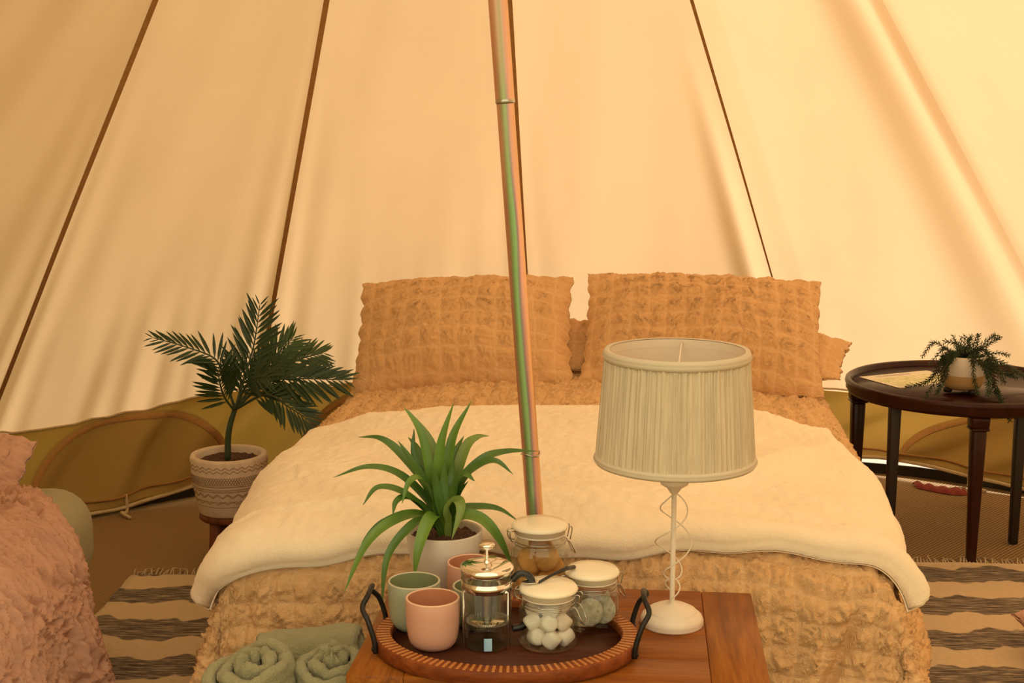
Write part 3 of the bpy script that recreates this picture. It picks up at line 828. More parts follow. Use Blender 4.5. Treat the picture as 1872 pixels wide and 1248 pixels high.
# equal steps along the oval
aa = np.linspace(0, 2 * PI, 4000); xs, ys = (TA - 0.0155) * np.cos(aa), (TB - 0.0155) * np.sin(aa)
cl = np.concatenate([[0], np.cumsum(np.hypot(np.diff(xs), np.diff(ys)))])
for i in range(NB):
    a = float(np.interp(cl[-1] * i / NB, cl, aa))
    nx, ny = math.cos(a) / TA, math.sin(a) / TB
    link('rim_block', blk, None, tray, ((TA - 0.0155) * math.cos(a), (TB - 0.0155) * math.sin(a), 0.0250), (0, 0, math.atan2(ny, nx) - PI / 2))
for s in (-1, 1):
    def ap(deg, o, z):
        a = math.radians(deg)
        return Vector((s * (TA + o) * math.cos(a), (TB + o) * math.sin(a), z))
    pts = [ap(-20, 0.004, 0.008), ap(-20, 0.006, 0.030), ap(-18, 0.014, 0.062), ap(-13, 0.020, 0.080), ap(-8, 0.010, 0.094), ap(0, 0.006, 0.098),
           ap(8, 0.010, 0.094), ap(13, 0.020, 0.080), ap(18, 0.014, 0.062), ap(20, 0.006, 0.030), ap(20, 0.004, 0.008)]
    hd = build('handle', tube(spline(pts, 6), 0.0046, 10), M['iron'], tray)
    for e in (-20, 20):
        p = ap(e, 0.004, 0.015)
        build('rivet', xf(lathe([(0.0, 0.0), (0.005, 0.0), (0.004, 0.003), (0, 0.004)], 10), T(p.x + s * 0.003, p.y, p.z) @ R(s * PI / 2, 'Y')), M['iron'], hd)
TF = TZ + 0.0150      # tray floor height

# ------------------------------------------------------------------ mugs
def mug(cx, cy, z, outer, inner, label, h=0.084, r=0.0455):
    t = thing('mug', label, 'mug', (cx, cy, z), random.random() * 6, group='handleless stoneware mugs on the tray')
    prof = [(0.0, 0.0)] + [(r * 0.60, 0.0), (r * 0.74, 0.002), (r * 0.86, 0.009), (r * 0.93, 0.020), (r * 0.975, 0.036), (r, 0.060), (r, h - 0.002), (r - 0.001, h)]
    build('cup', lathe(prof, 48), outer, t)
    build('rim', tube([((r - 0.002) * math.cos(a), (r - 0.002) * math.sin(a), h - 0.0005) for a in np.linspace(0, 2 * PI, 48, endpoint=False)], 0.0020, 8, closed=True), M['rim_' + ('g' if outer == M['ceramic_g'] else 'p')], t)
    pi_ = [(r - 0.004, h), (r - 0.0045, 0.055), (r * 0.87, 0.03), (r * 0.72, 0.012), (0.0, 0.007)]
    build('inside', lathe(pi_, 48), inner, t)
    return t
M['rim_g'] = simple('sage_bare_rim', (0.55, 0.52, 0.40), (0.50, 0.48, 0.36), 0.5, 20)
M['rim_p'] = simple('pink_bare_rim', (0.76, 0.50, 0.36), (0.74, 0.47, 0.33), 0.5, 20)
def spot(x, y, zrim):
    p = at(x, y, z=zrim); return p.x, p.y
x, y = spot(791, 1092, TF + 0.084); mug(x, y, TF, M['ceramic_p'], M['ceramic_pi'], 'pink stoneware mug at the front left of the tray')
x, y = spot(757, 1061, TF + 0.084); mug(x, y, TF, M['ceramic_g'], M['ceramic_gi'], 'sage green mug beside the left tray handle')
mug(-0.061, 2.281, TF, M['ceramic_g'], M['ceramic_gi'], 'sage green mug mostly hidden behind the French press', h=0.072, r=0.043)
mug(-0.073, 2.374, TZ + 0.0005, M['ceramic_p'], M['ceramic_pi'], 'pink mug in front of the white spider plant pot', h=0.098, r=0.0445)

# ------------------------------------------------------------------ French press
FP = at(890, 1190, z=TF); FP = Vector((FP.x, FP.y + 0.03, TF + 0.0005))
fp = thing('french_press', 'glass French press with chrome lid and black handle', 'coffee press', FP)
PR, PH = 0.0415, 0.130
gl = lathe([(0.0, 0.001), (PR - 0.004, 0.001), (PR, 0.006), (PR, PH), (PR - 0.002, PH), (PR - 0.002, 0.007), (PR - 0.006, 0.004), (0.0, 0.004)], 64)
V = []
for (px_, py_, pz_) in gl[0]:
    a = math.atan2(py_, px_); d = abs((a - math.radians(215) + PI) % (2 * PI) - PI)
    k = math.exp(-(d / 0.30) ** 2) * max(0, (pz_ - PH + 0.022) / 0.022)
    V.append((px_ * (1 + 0.20 * k), py_ * (1 + 0.20 * k), pz_))
build('beaker', (V, gl[1]), M['press_glass'], fp)
build('band', lathe([(PR + 0.0008, PH - 0.030), (PR + 0.0018, PH - 0.030), (PR + 0.0018, PH - 0.014), (PR + 0.0008, PH - 0.014)], 64), M['chrome'], fp)
for k in range(3):
    a = math.radians(-35 + 120 * k) 
    pa = Vector((math.cos(a), math.sin(a), 0)) * (PR + 0.0016)
    build('frame_strip', tube([pa + Vector((0, 0, PH - 0.03)), pa + Vector((0, 0, 0.002))], 0.0014, 6), M['chrome'], fp)
lidp = lathe([(PR - 0.003, PH - 0.006), (PR + 0.002, PH - 0.002), (PR + 0.004, PH + 0.003), (PR + 0.003, PH + 0.008), (PR - 0.002, PH + 0.011), (PR - 0.02, PH + 0.0135), (0.0, PH + 0.0145)], 64)
fl_ = build('lid', lidp, M['chrome'], fp)
build('rod', lathe([(0.0, 0.030), (0.0022, 0.030), (0.0022, PH + 0.036), (0.0, PH + 0.036)], 14), M['chrome'], fp)
build('rod_bush', lathe([(0.006, PH + 0.014), (0.0048, PH + 0.018), (0.0022, PH + 0.019)], 18), M['chrome'], fp)
build('knob', lathe([(0.0022, PH + 0.034), (0.004, PH + 0.036), (0.0125, PH + 0.040), (0.0135, PH + 0.0425), (0.0135, PH + 0.0455), (0.0115, PH + 0.047), (0, PH + 0.0475)], 28), M['chrome'], fp)
pz = 0.042
build('filter_plate', lathe([(0.003, pz), (PR - 0.010, pz), (PR - 0.010, pz + 0.0012), (0.003, pz + 0.0012)], 48), M['chrome'], fp)
coil = []
for i in range(400):
    a = 2 * PI * i / 400; b = a * 66
    rr_ = PR - 0.0065 + 0.0028 * math.cos(b)
    coil.append((rr_ * math.cos(a), rr_ * math.sin(a), pz + 0.001 + 0.0028 * math.sin(b)))
build('filter_coil', tube(coil, 0.0006, 4, closed=True), M['wire'], fp)
build('inner_sleeve', lathe([(0.0085, pz + 0.002), (0.0085, PH - 0.004)], 20), M['wire'], fp)
hp = [Vector((PR + 0.001, 0.004, PH - 0.018)), Vector((PR + 0.014, 0.006, PH - 0.008)), Vector((PR + 0.030, 0.008, PH - 0.014)), Vector((PR + 0.038, 0.010, PH - 0.040)),
      Vector((PR + 0.034, 0.010, PH - 0.075)), Vector((PR + 0.022, 0.006, PH - 0.098)), Vector((PR + 0.001, 0.003, PH - 0.104))]
build('handle', tube(spline(hp, 8), 0.0062, 12), M['black_plastic'], fp)
a0, a1 = math.radians(-96), math.radians(-78)
lv = []
for i in range(7):
    a = a0 + (a1 - a0) * i / 6
    for z in (0.004, 0.012, 0.022, 0.026):
        lv.append(((PR + 0.0006) * math.cos(a), (PR + 0.0006) * math.sin(a), z))
build('sticker', (lv, grid_faces(7, 4)), M['blue'], fp)

# ------------------------------------------------------------------ clip-top jars
def jar(x, y, z, r, h, rot, label):
    t = thing('clip_top_jar', label, 'jar', (x, y, z), rot, group='clip-top glass jars with cream lids')
    rn = r * 0.86
    body = [(0.0, 0.001), (r * 0.90, 0.001), (r, 0.008), (r, h * 0.66), (r * 0.985, h * 0.72), (rn * 1.02, h * 0.80), (rn, h * 0.83), (rn, h * 0.93)]
    inner = [(max(q - 0.003, 0), max(zz, 0.005)) for q, zz in body][::-1]
    build('glass_body', lathe(body + inner, 56), M['glass'], t)
    rl = r * 1.0
    build('gasket', lathe([(rn - 0.004, h * 0.93), (rn + 0.001, h * 0.93), (rn + 0.002, h * 0.945), (rn + 0.001, h * 0.96), (rn - 0.004, h * 0.96)], 56), M['gasket'], t)
    hl = h * 0.96
    build('lid', lathe([(rn - 0.004, hl), (rn + 0.0015, hl), (rn + 0.002, hl + 0.008), (rl - 0.001, hl + 0.0095), (rl, hl + 0.012), (rl - 0.002, hl + 0.0155), (rl * 0.9, hl + 0.0185), (rl * 0.5, hl + 0.0205), (0, hl + 0.021)], 56), M['lid'], t)
    nk = h * 0.855
    def ring(rad, zz, wr=0.0011):
        return tube([(rad * math.cos(a), rad * math.sin(a), zz) for a in np.linspace(0, 2 * PI, 48, endpoint=False)], wr, 6, closed=True)
    build('neck_wire', join(ring(rn + 0.0014, nk), ring(rn + 0.0014, nk - 0.006)), M['wire'], t)
    zt = hl + 0.006
    # hinge at -x, clasp at +x
    def w(pts): return tube(spline([Vector(p) for p in pts], 5), 0.0011, 6)
    build('hinge', join(w([(-rn - 0.001, -0.010, nk), (-rn - 0.011, -0.010, nk + 0.004), (-rl - 0.006, -0.010, zt), (-rn - 0.001, -0.008, zt + 0.001)]),
                        w([(-rn - 0.001, 0.010, nk), (-rn - 0.011, 0.010, nk + 0.004), (-rl - 0.006, 0.010, zt), (-rn - 0.001, 0.008, zt + 0.001)]),
                        w([(-rl - 0.006, -0.010, zt), (-rl - 0.0075, 0, zt), (-rl - 0.006, 0.010, zt)])), M['wire'], t)
    build('clasp', join(w([(rn + 0.001, -0.009, zt), (rl + 0.006, -0.009, zt + 0.001), (rn + 0.010, -0.009, nk - 0.002)]),
                        w([(rn + 0.001, 0.009, zt), (rl + 0.006, 0.009, zt + 0.001), (rn + 0.010, 0.009, nk - 0.002)]),
                        w([(rn + 0.001, -0.012, nk - 0.003), (rn + 0.009, -0.012, nk - 0.006), (r + 0.012, -0.011, nk - 0.028), (r + 0.0125, 0.011, nk - 0.028), (rn + 0.009, 0.012, nk - 0.006), (rn + 0.001, 0.012, nk - 0.003)])), M['wire'], t)
    return t
J1 = at(1003, 1186, z=TF); J1 = Vector((J1.x, J1.y + 0.022, TF + 0.0005))          # marshmallows
J2 = at(1083, 1152, z=TF); J2 = Vector((J2.x, J2.y + 0.022, TF + 0.0005))          # tea bags
J3 = Vector((0.052, 2.452, TZ + 0.0005))                                            # biscuits, behind the tray
jar(J1.x, J1.y, J1.z, 0.0500, 0.090, math.radians(-18), 'glass jar of marshmallows at the front of the tray')
jar(J2.x, J2.y, J2.z, 0.0480, 0.090, math.radians(20), 'glass jar of tea bags beside the right tray handle')
jar(J3.x, J3.y, J3.z, 0.0535, 0.136, math.radians(14), 'taller glass jar of biscuits behind the tray')

def mallow_mesh(r, l):
    return lathe([(0, -l / 2), (r * 0.72, -l / 2), (r * 0.94, -l / 2 * 0.82), (r, -l / 2 * 0.5), (r * 1.02, 0), (r, l / 2 * 0.5), (r * 0.94, l / 2 * 0.82), (r * 0.72, l / 2), (0, l / 2)], 20)
mm = mesh('marshmallow', *mallow_mesh(0.0145, 0.027)); mm.materials.append(M['mallow'])
mm2 = mesh('marshmallow', *mallow_mesh(0.0145, 0.027)); mm2.materials.append(M['mallow_p'])
mal = [(-0.020, -0.018, 0.020, 1.3, 0.4), (0.004, -0.029, 0.019, 0.7, 1.4), (0.027, -0.014, 0.019, 1.2, 2.3), (0.016, 0.016, 0.019, 1.5, 0.2), (-0.018, 0.018, 0.019, 1.4, 2.8),
       (-0.026, -0.013, 0.044, 1.0, 1.8), (-0.001, -0.024, 0.045, 1.2, 0.3), (0.023, -0.014, 0.044, 0.8, 2.0), (0.010, 0.014, 0.045, 0.3, 1.0), (-0.020, 0.016, 0.045, 1.3, 1.1),
       (-0.023, -0.006, 0.067, 0.9, 0.6), (0.003, -0.020, 0.069, 1.1, 2.6), (0.022, 0.006, 0.067, 0.6, 1.2)]
for i, (x, y, z, tx, tz) in enumerate(mal):
    o = link('marshmallow', mm2 if i in (7, 10, 12) else mm, None, None, (J1.x + x, J1.y + y, J1.z + z), (tx, 0, tz))
    tag(o, 'blush tinted marshmallow inside the front glass jar' if i in (7, 10, 12) else 'plump white marshmallow inside the front glass jar', 'marshmallow', 'marshmallows in the glass jar')
ck = mesh('biscuit', *lathe([(0, -0.006), (0.019, -0.006), (0.0245, -0.004), (0.026, 0), (0.0245, 0.004), (0.019, 0.0065), (0, 0.008)], 28)); ck.materials.append(M['cookie'])
for i, (x, y, z, tx, tz) in enumerate([(-0.020, -0.016, 0.034, 1.15, 0.35), (0.014, -0.024, 0.036, 1.2, -0.3), (0.020, -0.004, 0.062, 0.9, -0.5), (-0.012, 0.012, 0.036, 1.2, 0.2), (0.012, 0.018, 0.040, 1.25, 0.1), (0.0, 0.0, 0.012, 0.1, 0), (-0.018, -0.008, 0.078, 1.05, 0.5), (0.012, -0.018, 0.086, 1.2, -0.6), (0.004, 0.014, 0.088, 1.1, 0.3)]):
    o = link('biscuit', ck, None, None, (J3.x + x, J3.y + y, J3.z + z), (tx, 0, tz))
    tag(o, 'round golden biscuit inside the tall glass jar', 'biscuit', 'biscuits in the glass jar')
tb = mesh('tea_bag', *lathe([(0, -0.0045), (0.014, -0.0045), (0.021, -0.001), (0.0245, -0.0003), (0.0245, 0.0003), (0.021, 0.001), (0.014, 0.0045), (0, 0.0045)], 28)); tb.materials.append(M['tea'])
pv = [(0.021, -0.012, 0), (-0.021, -0.012, 0), (0, 0.024, 0), (0, 0, 0.034)]
tb2 = mesh('tea_bag', pv, [(0, 2, 1), (0, 1, 3), (1, 2, 3), (2, 0, 3)], False); tb2.materials.append(M['tea'])
for i, (x, y, z, tx, tz, me_) in enumerate([(-0.006, -0.026, 0.034, 1.45, 0.15, tb), (0.018, -0.012, 0.034, 1.3, -0.5, tb), (-0.016, 0.010, 0.034, 1.35, 0.4, tb),
                                            (0.016, 0.014, 0.008, 0.2, 0.7, tb2), (0.014, 0.006, 0.046, 2.2, 1.5, tb2)]):
    o = link('tea_bag', me_, None, None, (J2.x + x, J2.y + y, J2.z + z), (tx, 0, tz))
    tag(o, ('round pale tea bag' if me_ is tb else 'pyramid tea bag') + ' inside the right glass jar', 'tea bag', 'tea bags in the glass jar')

# teaspoon lying across the jar lids
s0 = at(985, 1064, z=J1.z + 0.1095); s1 = at(1050, 1053, Y=J2.y - 0.01)
s1 = Vector((s1.x, s1.y, J2.z + 0.1100))
sp = thing('teaspoon', 'black-handled teaspoon lying across the front jar lids', 'spoon', (s0.x, s0.y, s0.z))
dv = s1 - s0
build('spoon_handle', tube([Vector((0, 0, 0)), dv * 0.35 + Vector((0, 0, 0.003)), dv * 0.75 + Vector((0, 0, 0.004)), dv], [0.0022, 0.0026, 0.0042, 0.0035], 8), M['black_plastic'], sp)
bw = []
for i in range(9):
    for j in range(5):
        u, v = i / 8, (j / 4 - 0.5)
        wd = 0.011 * math.sin(PI * (0.12 + 0.86 * u))
        bw.append((-0.030 * u + v * 2 * wd * 0.2, v * 2 * wd, -0.004 * (1 - (2 * v) ** 2) * math.sin(PI * u) + 0.001))
sb = build('spoon_bowl', (bw, grid_faces(9, 5)), M['chrome'], sp)
so = sb.modifiers.new('thickness', 'SOLIDIFY'); so.thickness = 0.001

# ------------------------------------------------------------------ table lamp
LP = at(1228, 1128, z=TZ + 0.012)
lamp = thing('table_lamp', 'white distressed table lamp with pleated grey linen shade', 'lamp', (LP.x, LP.y, TZ + 0.0005), 0.3)
d_ = LP.y * math.cos(PITCH) + (CAM_H - 0.75) * math.sin(PITCH)
build('base', lathe([(0.0, 0.0), (0.055, 0.0), (0.0565, 0.003), (0.0555, 0.007), (0.0565, 0.009), (0.053, 0.017), (0.0475, 0.0215), (0.0470, 0.0220), (0.0440, 0.0222), (0.0436, 0.0226), (0.0432, 0.0258), (0.0425, 0.0265), (0.030, 0.033), (0.012, 0.037), (0.0075, 0.038), (0.0075, 0.041), (0, 0.041)], 56), M['white_paint'], lamp)
SB = 0.300          # bottom of the shade
SH = 0.196
build('stem', lathe([(0.0046, 0.038), (0.0046, SB - 0.015), (0, SB - 0.015)], 20), M['white_paint'], lamp)
for s in (0, PI):
    pts = []
    for i in range(120):
        u = i / 119
        amp = 0.0205 * (abs(math.sin(PI * (u * 2.0 + 0.03))) ** 0.55) * (0.45 if u < 0.22 else 1.0) + 0.0035
        if u < 0.22: amp = 0.0035 + 0.0155 * math.sin(PI * u / 0.22) ** 0.7
        else: amp = 0.0035 + 0.0285 * math.sin(PI * (u - 0.22) / 0.78) ** 0.45
        a = s + 0.6 + u * 2 * PI * 1.5
        pts.append((amp * math.cos(a), amp * math.sin(a), 0.040 + u * (SB - 0.102)))
    build('spiral_wire', tube(pts, 0.0013, 6), M['white_paint'], lamp)
build('shade_cup', lathe([(0.0046, SB - 0.062), (0.0085, SB - 0.057), (0.013, SB - 0.050), (0.024, SB - 0.043), (0.027, SB - 0.036), (0.012, SB - 0.030), (0.012, SB), (0.0, SB)], 32), M['white_paint'], lamp)
rb_, rt_ = 0.1385, 0.1235
NA = 720
rngp = random.Random(5)
ph = [0.0]
for i in range(NA): ph.append(ph[-1] + (1 + 0.45 * math.sin(i * 0.13) + rngp.uniform(-0.3, 0.3)))
ph = [p / ph[-1] for p in ph]
V = []
zz = np.linspace(0.004, SH - 0.010, 10)
for i in range(NA):
    a = 2 * PI * i / NA
    pl_w = 0.0016 * math.sin(2 * PI * 118 * ph[i]) + 0.0012 * math.sin(2 * PI * 41 * ph[i] + 1)
    for z in zz:
        u = z / SH
        r = rb_ + (rt_ - rb_) * u - 0.001
        V.append(((r + pl_w) * math.cos(a), (r + pl_w) * math.sin(a), SB + z))
shd = build('shade', (V, grid_faces(NA, len(zz), True)), M['shade'], lamp)
build('lining', lathe([(rb_ - 0.006, SB + 0.001), (rt_ - 0.006, SB + SH - 0.001)], 96), M['lining'], shd)
def band(z0, z1, bulge):
    r0 = rb_ + (rt_ - rb_) * z0 / SH; r1 = rb_ + (rt_ - rb_) * z1 / SH
    return lathe([(r0 - 0.0065, SB + z0), (r0 + 0.001, SB + z0 - 0.001), (r0 + bulge, SB + (z0 + z1) / 2 - 0.0015), (r0 + bulge * 0.5, SB + (z0 + z1) / 2), (r1 + bulge, SB + (z0 + z1) / 2 + 0.0015), (r1 + 0.001, SB + z1 + 0.001), (r1 - 0.0065, SB + z1)], 96)
build('bottom_trim', band(-0.002, 0.010, 0.0042), M['trim'], shd)
build('top_trim', band(SH - 0.016, SH, 0.0042), M['trim'], shd)
for k in range(3):
    a = math.radians(62 + 120 * k)
    build('spider_arm', tube(spline([(rt_ * 0.94 * math.cos(a), rt_ * 0.94 * math.sin(a), SB + SH - 0.006), (rt_ * 0.55 * math.cos(a), rt_ * 0.55 * math.sin(a), SB + SH - 0.030), (0.016 * math.cos(a), 0.016 * math.sin(a), SB + SH - 0.055)], 5), 0.0018, 6), M['white_paint'], lamp)
build('bulb_socket', lathe([(0.0, SB), (0.016, SB), (0.016, SB + SH - 0.06), (0.012, SB + SH - 0.05), (0, SB + SH - 0.05)], 24), M['white_paint'], lamp)

# ------------------------------------------------------------------ ribbons and leaves
def leaf_ribbon(pts, wmax, fold=0.25, base=0.45, up=Vector((0, -0.55, 0.85)), n=7):
    c = spline(pts, n); N_ = len(c)
    V = []
    for i in range(N_):
        u = i / (N_ - 1)
        t = (c[min(i + 1, N_ - 1)] - c[max(i - 1, 0)]).normalized()
        s = t.cross(up)
        if s.length < 1e-4: s = Vector((1, 0, 0))
        s.normalize(); nn = s.cross(t)
        w = wmax * (base + (1 - base) * min(1, u / 0.35)) * (1 - max(0, (u - 0.42) / 0.58) ** 1.9) + 0.0004
        V += [c[i] - s * w + nn * w * fold, c[i] - s * w * 0.5 + nn * w * fold * 0.35, c[i], c[i] + s * w * 0.5 + nn * w * fold * 0.35, c[i] + s * w + nn * w * fold]
    return [tuple(v) for v in V], grid_faces(N_, 5).tolist()

# spider plant
SPY = 2.478
SPC = at(812, 968, Y=SPY)
sp_rim = SPC.z
spl = thing('spider_plant', 'spider plant with arching green leaves in a white pot', 'plant', (SPC.x, SPY, TZ + 0.0005))
hh = sp_rim - TZ
pr1, pr0 = 0.072, 0.052
build('pot', lathe([(0, 0), (pr0 - 0.004, 0), (pr0, 0.004), (pr0 + 0.012, hh * 0.55), (pr1, hh - 0.002), (pr1 - 0.001, hh), (pr1 - 0.004, hh), (pr1 - 0.006, hh - 0.004), (pr1 - 0.016, hh * 0.5)], 56), M['pot_white'], spl)
nr_, na_ = 10, 40
V = []
for i in range(na_):
    for j in range(nr_):
        r = (pr1 - 0.008) * j / (nr_ - 1); a = 2 * PI * i / na_
        x, y = r * math.cos(a), r * math.sin(a)
        V.append((x, y, hh - 0.014 + 0.006 * float(gnoise(x * 120, y * 120, 4)) + 0.006 * (1 - r / pr1)))
build('soil', (V, grid_faces(na_, nr_, True)), M['soil'], spl)
LV = [  # via points and tip in photo pixels with a depth offset (m), width, tone
    ([(798, 930), (772, 800), (738, 743)], (0.00, 0.01, 0.03), 0.0090, 0), ([(800, 900), (790, 815), (745, 748)], (0.02, 0.05, 0.08), 0.0100, 2),
    ([(804, 920), (805, 822), (829, 737)], (0.0, -0.01, -0.01), 0.0110, 0), ([(812, 910), (826, 806), (862, 733)], (0.0, 0.01, 0.03), 0.0105, 0),
    ([(826, 900), (850, 822), (872, 800), (894, 797)], (0.01, 0.03, 0.05, 0.07), 0.0105, 2), ([(838, 892), (880, 842), (925, 826), (983, 825)], (0, 0.0, 0.02, 0.04), 0.0100, 1),
    ([(835, 890), (868, 856), (905, 843), (938, 867)], (-0.02, -0.03, -0.04, -0.05), 0.0095, 1), ([(786, 900), (740, 838), (698, 803), (655, 799)], (0, 0.01, 0.03, 0.05), 0.0095, 1),
    ([(785, 920), (730, 868), (672, 854), (609, 873)], (0, -0.01, -0.03, -0.05), 0.0090, 1), ([(784, 940), (735, 900), (690, 892), (663, 924)], (-0.01, -0.04, -0.06, -0.09), 0.0085, 1),
    ([(778, 930), (744, 910), (724, 918), (718, 942)], (-0.01, -0.04, -0.06, -0.08), 0.0080, 1), ([(792, 915), (770, 876), (748, 882), (735, 921)], (-0.02, -0.06, -0.09, -0.11), 0.0085, 0),
    ([(786, 900), (752, 844), (728, 806)], (-0.01, -0.02, -0.02), 0.0085, 1), ([(780, 890), (757, 830), (757, 784)], (0.01, 0.02, 0.03), 0.0070, 1),
    ([(770, 942), (715, 955), (668, 998), (629, 1083)], (-0.01, -0.04, -0.07, -0.09), 0.0115, 0), ([(762, 940), (705, 955), (672, 985), (655, 1016)], (0.0, -0.01, -0.03, -0.04), 0.0090, 1),
    ([(778, 952), (745, 968), (708, 1020), (698, 1106)], (-0.03, -0.07, -0.10, -0.115), 0.0095, 1), ([(802, 946), (785, 950), (766, 1000), (757, 1057)], (-0.03, -0.07, -0.100, -0.105), 0.0130, 0),
    ([(820, 930), (836, 915), (842, 935), (826, 986)], (-0.03, -0.05, -0.07, -0.085), 0.0110, 2), ([(838, 935), (872, 927), (912, 931), (948, 953)], (0, 0.01, 0.02, 0.03), 0.0085, 1),
    ([(842, 945), (880, 950), (912, 985), (938, 1040)], (-0.01, -0.01, -0.01, 0.0), 0.0130, 0), ([(830, 900), (848, 868), (868, 880)], (-0.03, -0.05, -0.07), 0.0095, 1),
    ([(818, 890), (832, 830), (848, 797)], (0.04, 0.07, 0.10), 0.0080, 1), ([(790, 890), (765, 825), (746, 799)], (0.04, 0.08, 0.11), 0.0080, 1),
    ([(812, 930), (812, 880), (813, 841)], (-0.02, -0.02, -0.02), 0.0090, 1), ([(818, 920), (826, 870), (829, 838)], (-0.02, -0.01, -0.01), 0.0090, 1),
    ([(806, 930), (796, 880), (788, 850)], (-0.02, -0.025, -0.03), 0.0085, 1), ([(800, 935), (782, 895), (760, 868)], (-0.015, -0.02, -0.03), 0.0085, 1),
    ([(822, 940), (838, 905), (856, 880)], (-0.015, -0.02, -0.03), 0.0090, 1), ([(815, 925), (800, 860), (806, 800)], (0.02, 0.03, 0.05), 0.0095, 1)]
rl = random.Random(3)
for vias, dy, wd, tone in LV:
    base = Vector((rl.uniform(-0.010, 0.010), rl.uniform(-0.010, 0.010), hh - 0.018))
    pts = [base]
    for (px_, py_), o in zip(vias, dy):
        p = at(px_, py_, Y=SPY + o)
        pts.append(p - Vector((SPC.x, SPY, TZ)))
    build('leaf', leaf_ribbon(pts, wd, 0.30), M[('leaf', 'leaf_d', 'leaf_p')[tone]], spl)

# ------------------------------------------------------------------ palm on a wooden stand
PY = 4.14
PC = at(418, 828, Y=PY)
ZB = at(418, 932, Y=PY).z
stand = thing('plant_stand', 'small dark wooden plant stand under the carved pot', 'plant stand', (PC.x, PY, 0.0005))
build('stand_top', lathe([(0, ZB - 0.022), (0.092, ZB - 0.022), (0.096, ZB - 0.018), (0.096, ZB - 0.004), (0.092, ZB - 0.001), (0, ZB - 0.001)], 40), M['standwood'], stand)
for k in range(3):
    a = math.radians(-118 + 120 * k)
    p0 = Vector((0.066 * math.cos(a), 0.066 * math.sin(a), ZB - 0.012)); p1 = Vector((0.088 * math.cos(a), 0.088 * math.sin(a), 0.0))
    build('leg', tube([p1, p0], [0.017, 0.022], 14), M['standwood'], stand)
palm = thing('potted_palm', 'small dark green palm in a carved whitewashed clay pot', 'plant', (PC.x, PY, ZB))
ph_ = PC.z - ZB
R0, R1 = 0.098, 0.119
build('pot', lathe([(0, 0), (R0 - 0.006, 0), (R0, 0.006), (R1 - 0.004, ph_ * 0.62), (R1, ph_ - 0.008), (R1 - 0.003, ph_), (R1 - 0.016, ph_), (R1 - 0.020, ph_ - 0.006), (R1 - 0.026, ph_ * 0.6)], 72), M['clay'], palm)
def rad_at(u): return float(np.interp(u, [0, 0.05, 0.62, 0.95], [R0 - 0.003, R0, R1 - 0.004, R1])) + 0.0006
def ringline(fn, n=288, r=0.0011):
    return tube([(rad_at(fn(a)) * math.cos(a), rad_at(fn(a)) * math.sin(a), ph_ * fn(a)) for a in np.linspace(0, 2 * PI, n, endpoint=False)], r, 4, closed=True)
def tri(x): return 2 * abs(x % 1 - 0.5)
gv = [ringline(lambda a, c=c: c + 0.045 * tri(a / (2 * PI) * 30)) for c in (0.80, 0.86)]
gv += [ringline(lambda a, s=s, o=o: 0.58 + 0.15 * tri(a / (2 * PI) * 22 + o)) for s in (1,) for o in (0, 0.5, 0.25, 0.75)]
gv += [ringline(lambda a, c=c: c, 96, 0.0015) for c in (0.565, 0.51, 0.475)]
gv += [ringline(lambda a: 0.36 + 0.06 * tri(a / (2 * PI) * 22)), ringline(lambda a: 0.38 + 0.06 * tri(a / (2 * PI) * 22)), ringline(lambda a: 0.25 + 0.05 * tri(a / (2 * PI) * 22 + 0.5)), ringline(lambda a: 0.31 - 0.03 * tri(a / (2 * PI) * 44)), ringline(lambda a: 0.20, 96)]
build('carved_pattern', join(*gv), M['groove'], palm)
V = []
for i in range(48):
    for j in range(12):
        r = (R1 - 0.018) * j / 11; a = 2 * PI * i / 48
        x, y = r * math.cos(a), r * math.sin(a)
        V.append((x, y, ph_ - 0.022 + 0.010 * float(gnoise(x * 70, y * 70, 14))))
build('bark_mulch', (V, grid_faces(48, 12, True)), M['soil'], palm)
O = Vector((PC.x, PY, ZB))
def pw(x, y, dy=0.0): return at(x, y, Y=PY + dy) - O
tr = spline([Vector((-0.004, 0, ph_ - 0.024)), pw(417, 800), pw(421, 775), pw(427, 755), pw(433, 738)], 5)
build('trunk', tube(tr, [0.0105 - 0.003 * i / (len(tr) - 1) for i in range(len(tr))], 12), M['trunk'], palm)
lf_v = [(0, 0, 0), (-0.055, 0.25, 0.012), (-0.06, 0.55, 0.012), (-0.03, 0.85, 0.006), (0, 1, 0), (0.03, 0.85, 0.006), (0.06, 0.55, 0.012), (0.055, 0.25, 0.012), (0, 0.3, -0.006), (0, 0.6, -0.006), (0, 0.85, -0.002)]
lf_f = [(0, 8, 1), (1, 8, 9, 2), (2, 9, 10, 3), (3, 10, 4), (0, 7, 8), (7, 6, 9, 8), (6, 5, 10, 9), (5, 4, 10)]
lf_me = {}
for k in ('palm', 'palm_y'):
    lf_me[k] = mesh('leaflet', lf_v, lf_f, False); lf_me[k].materials.append(M[k])
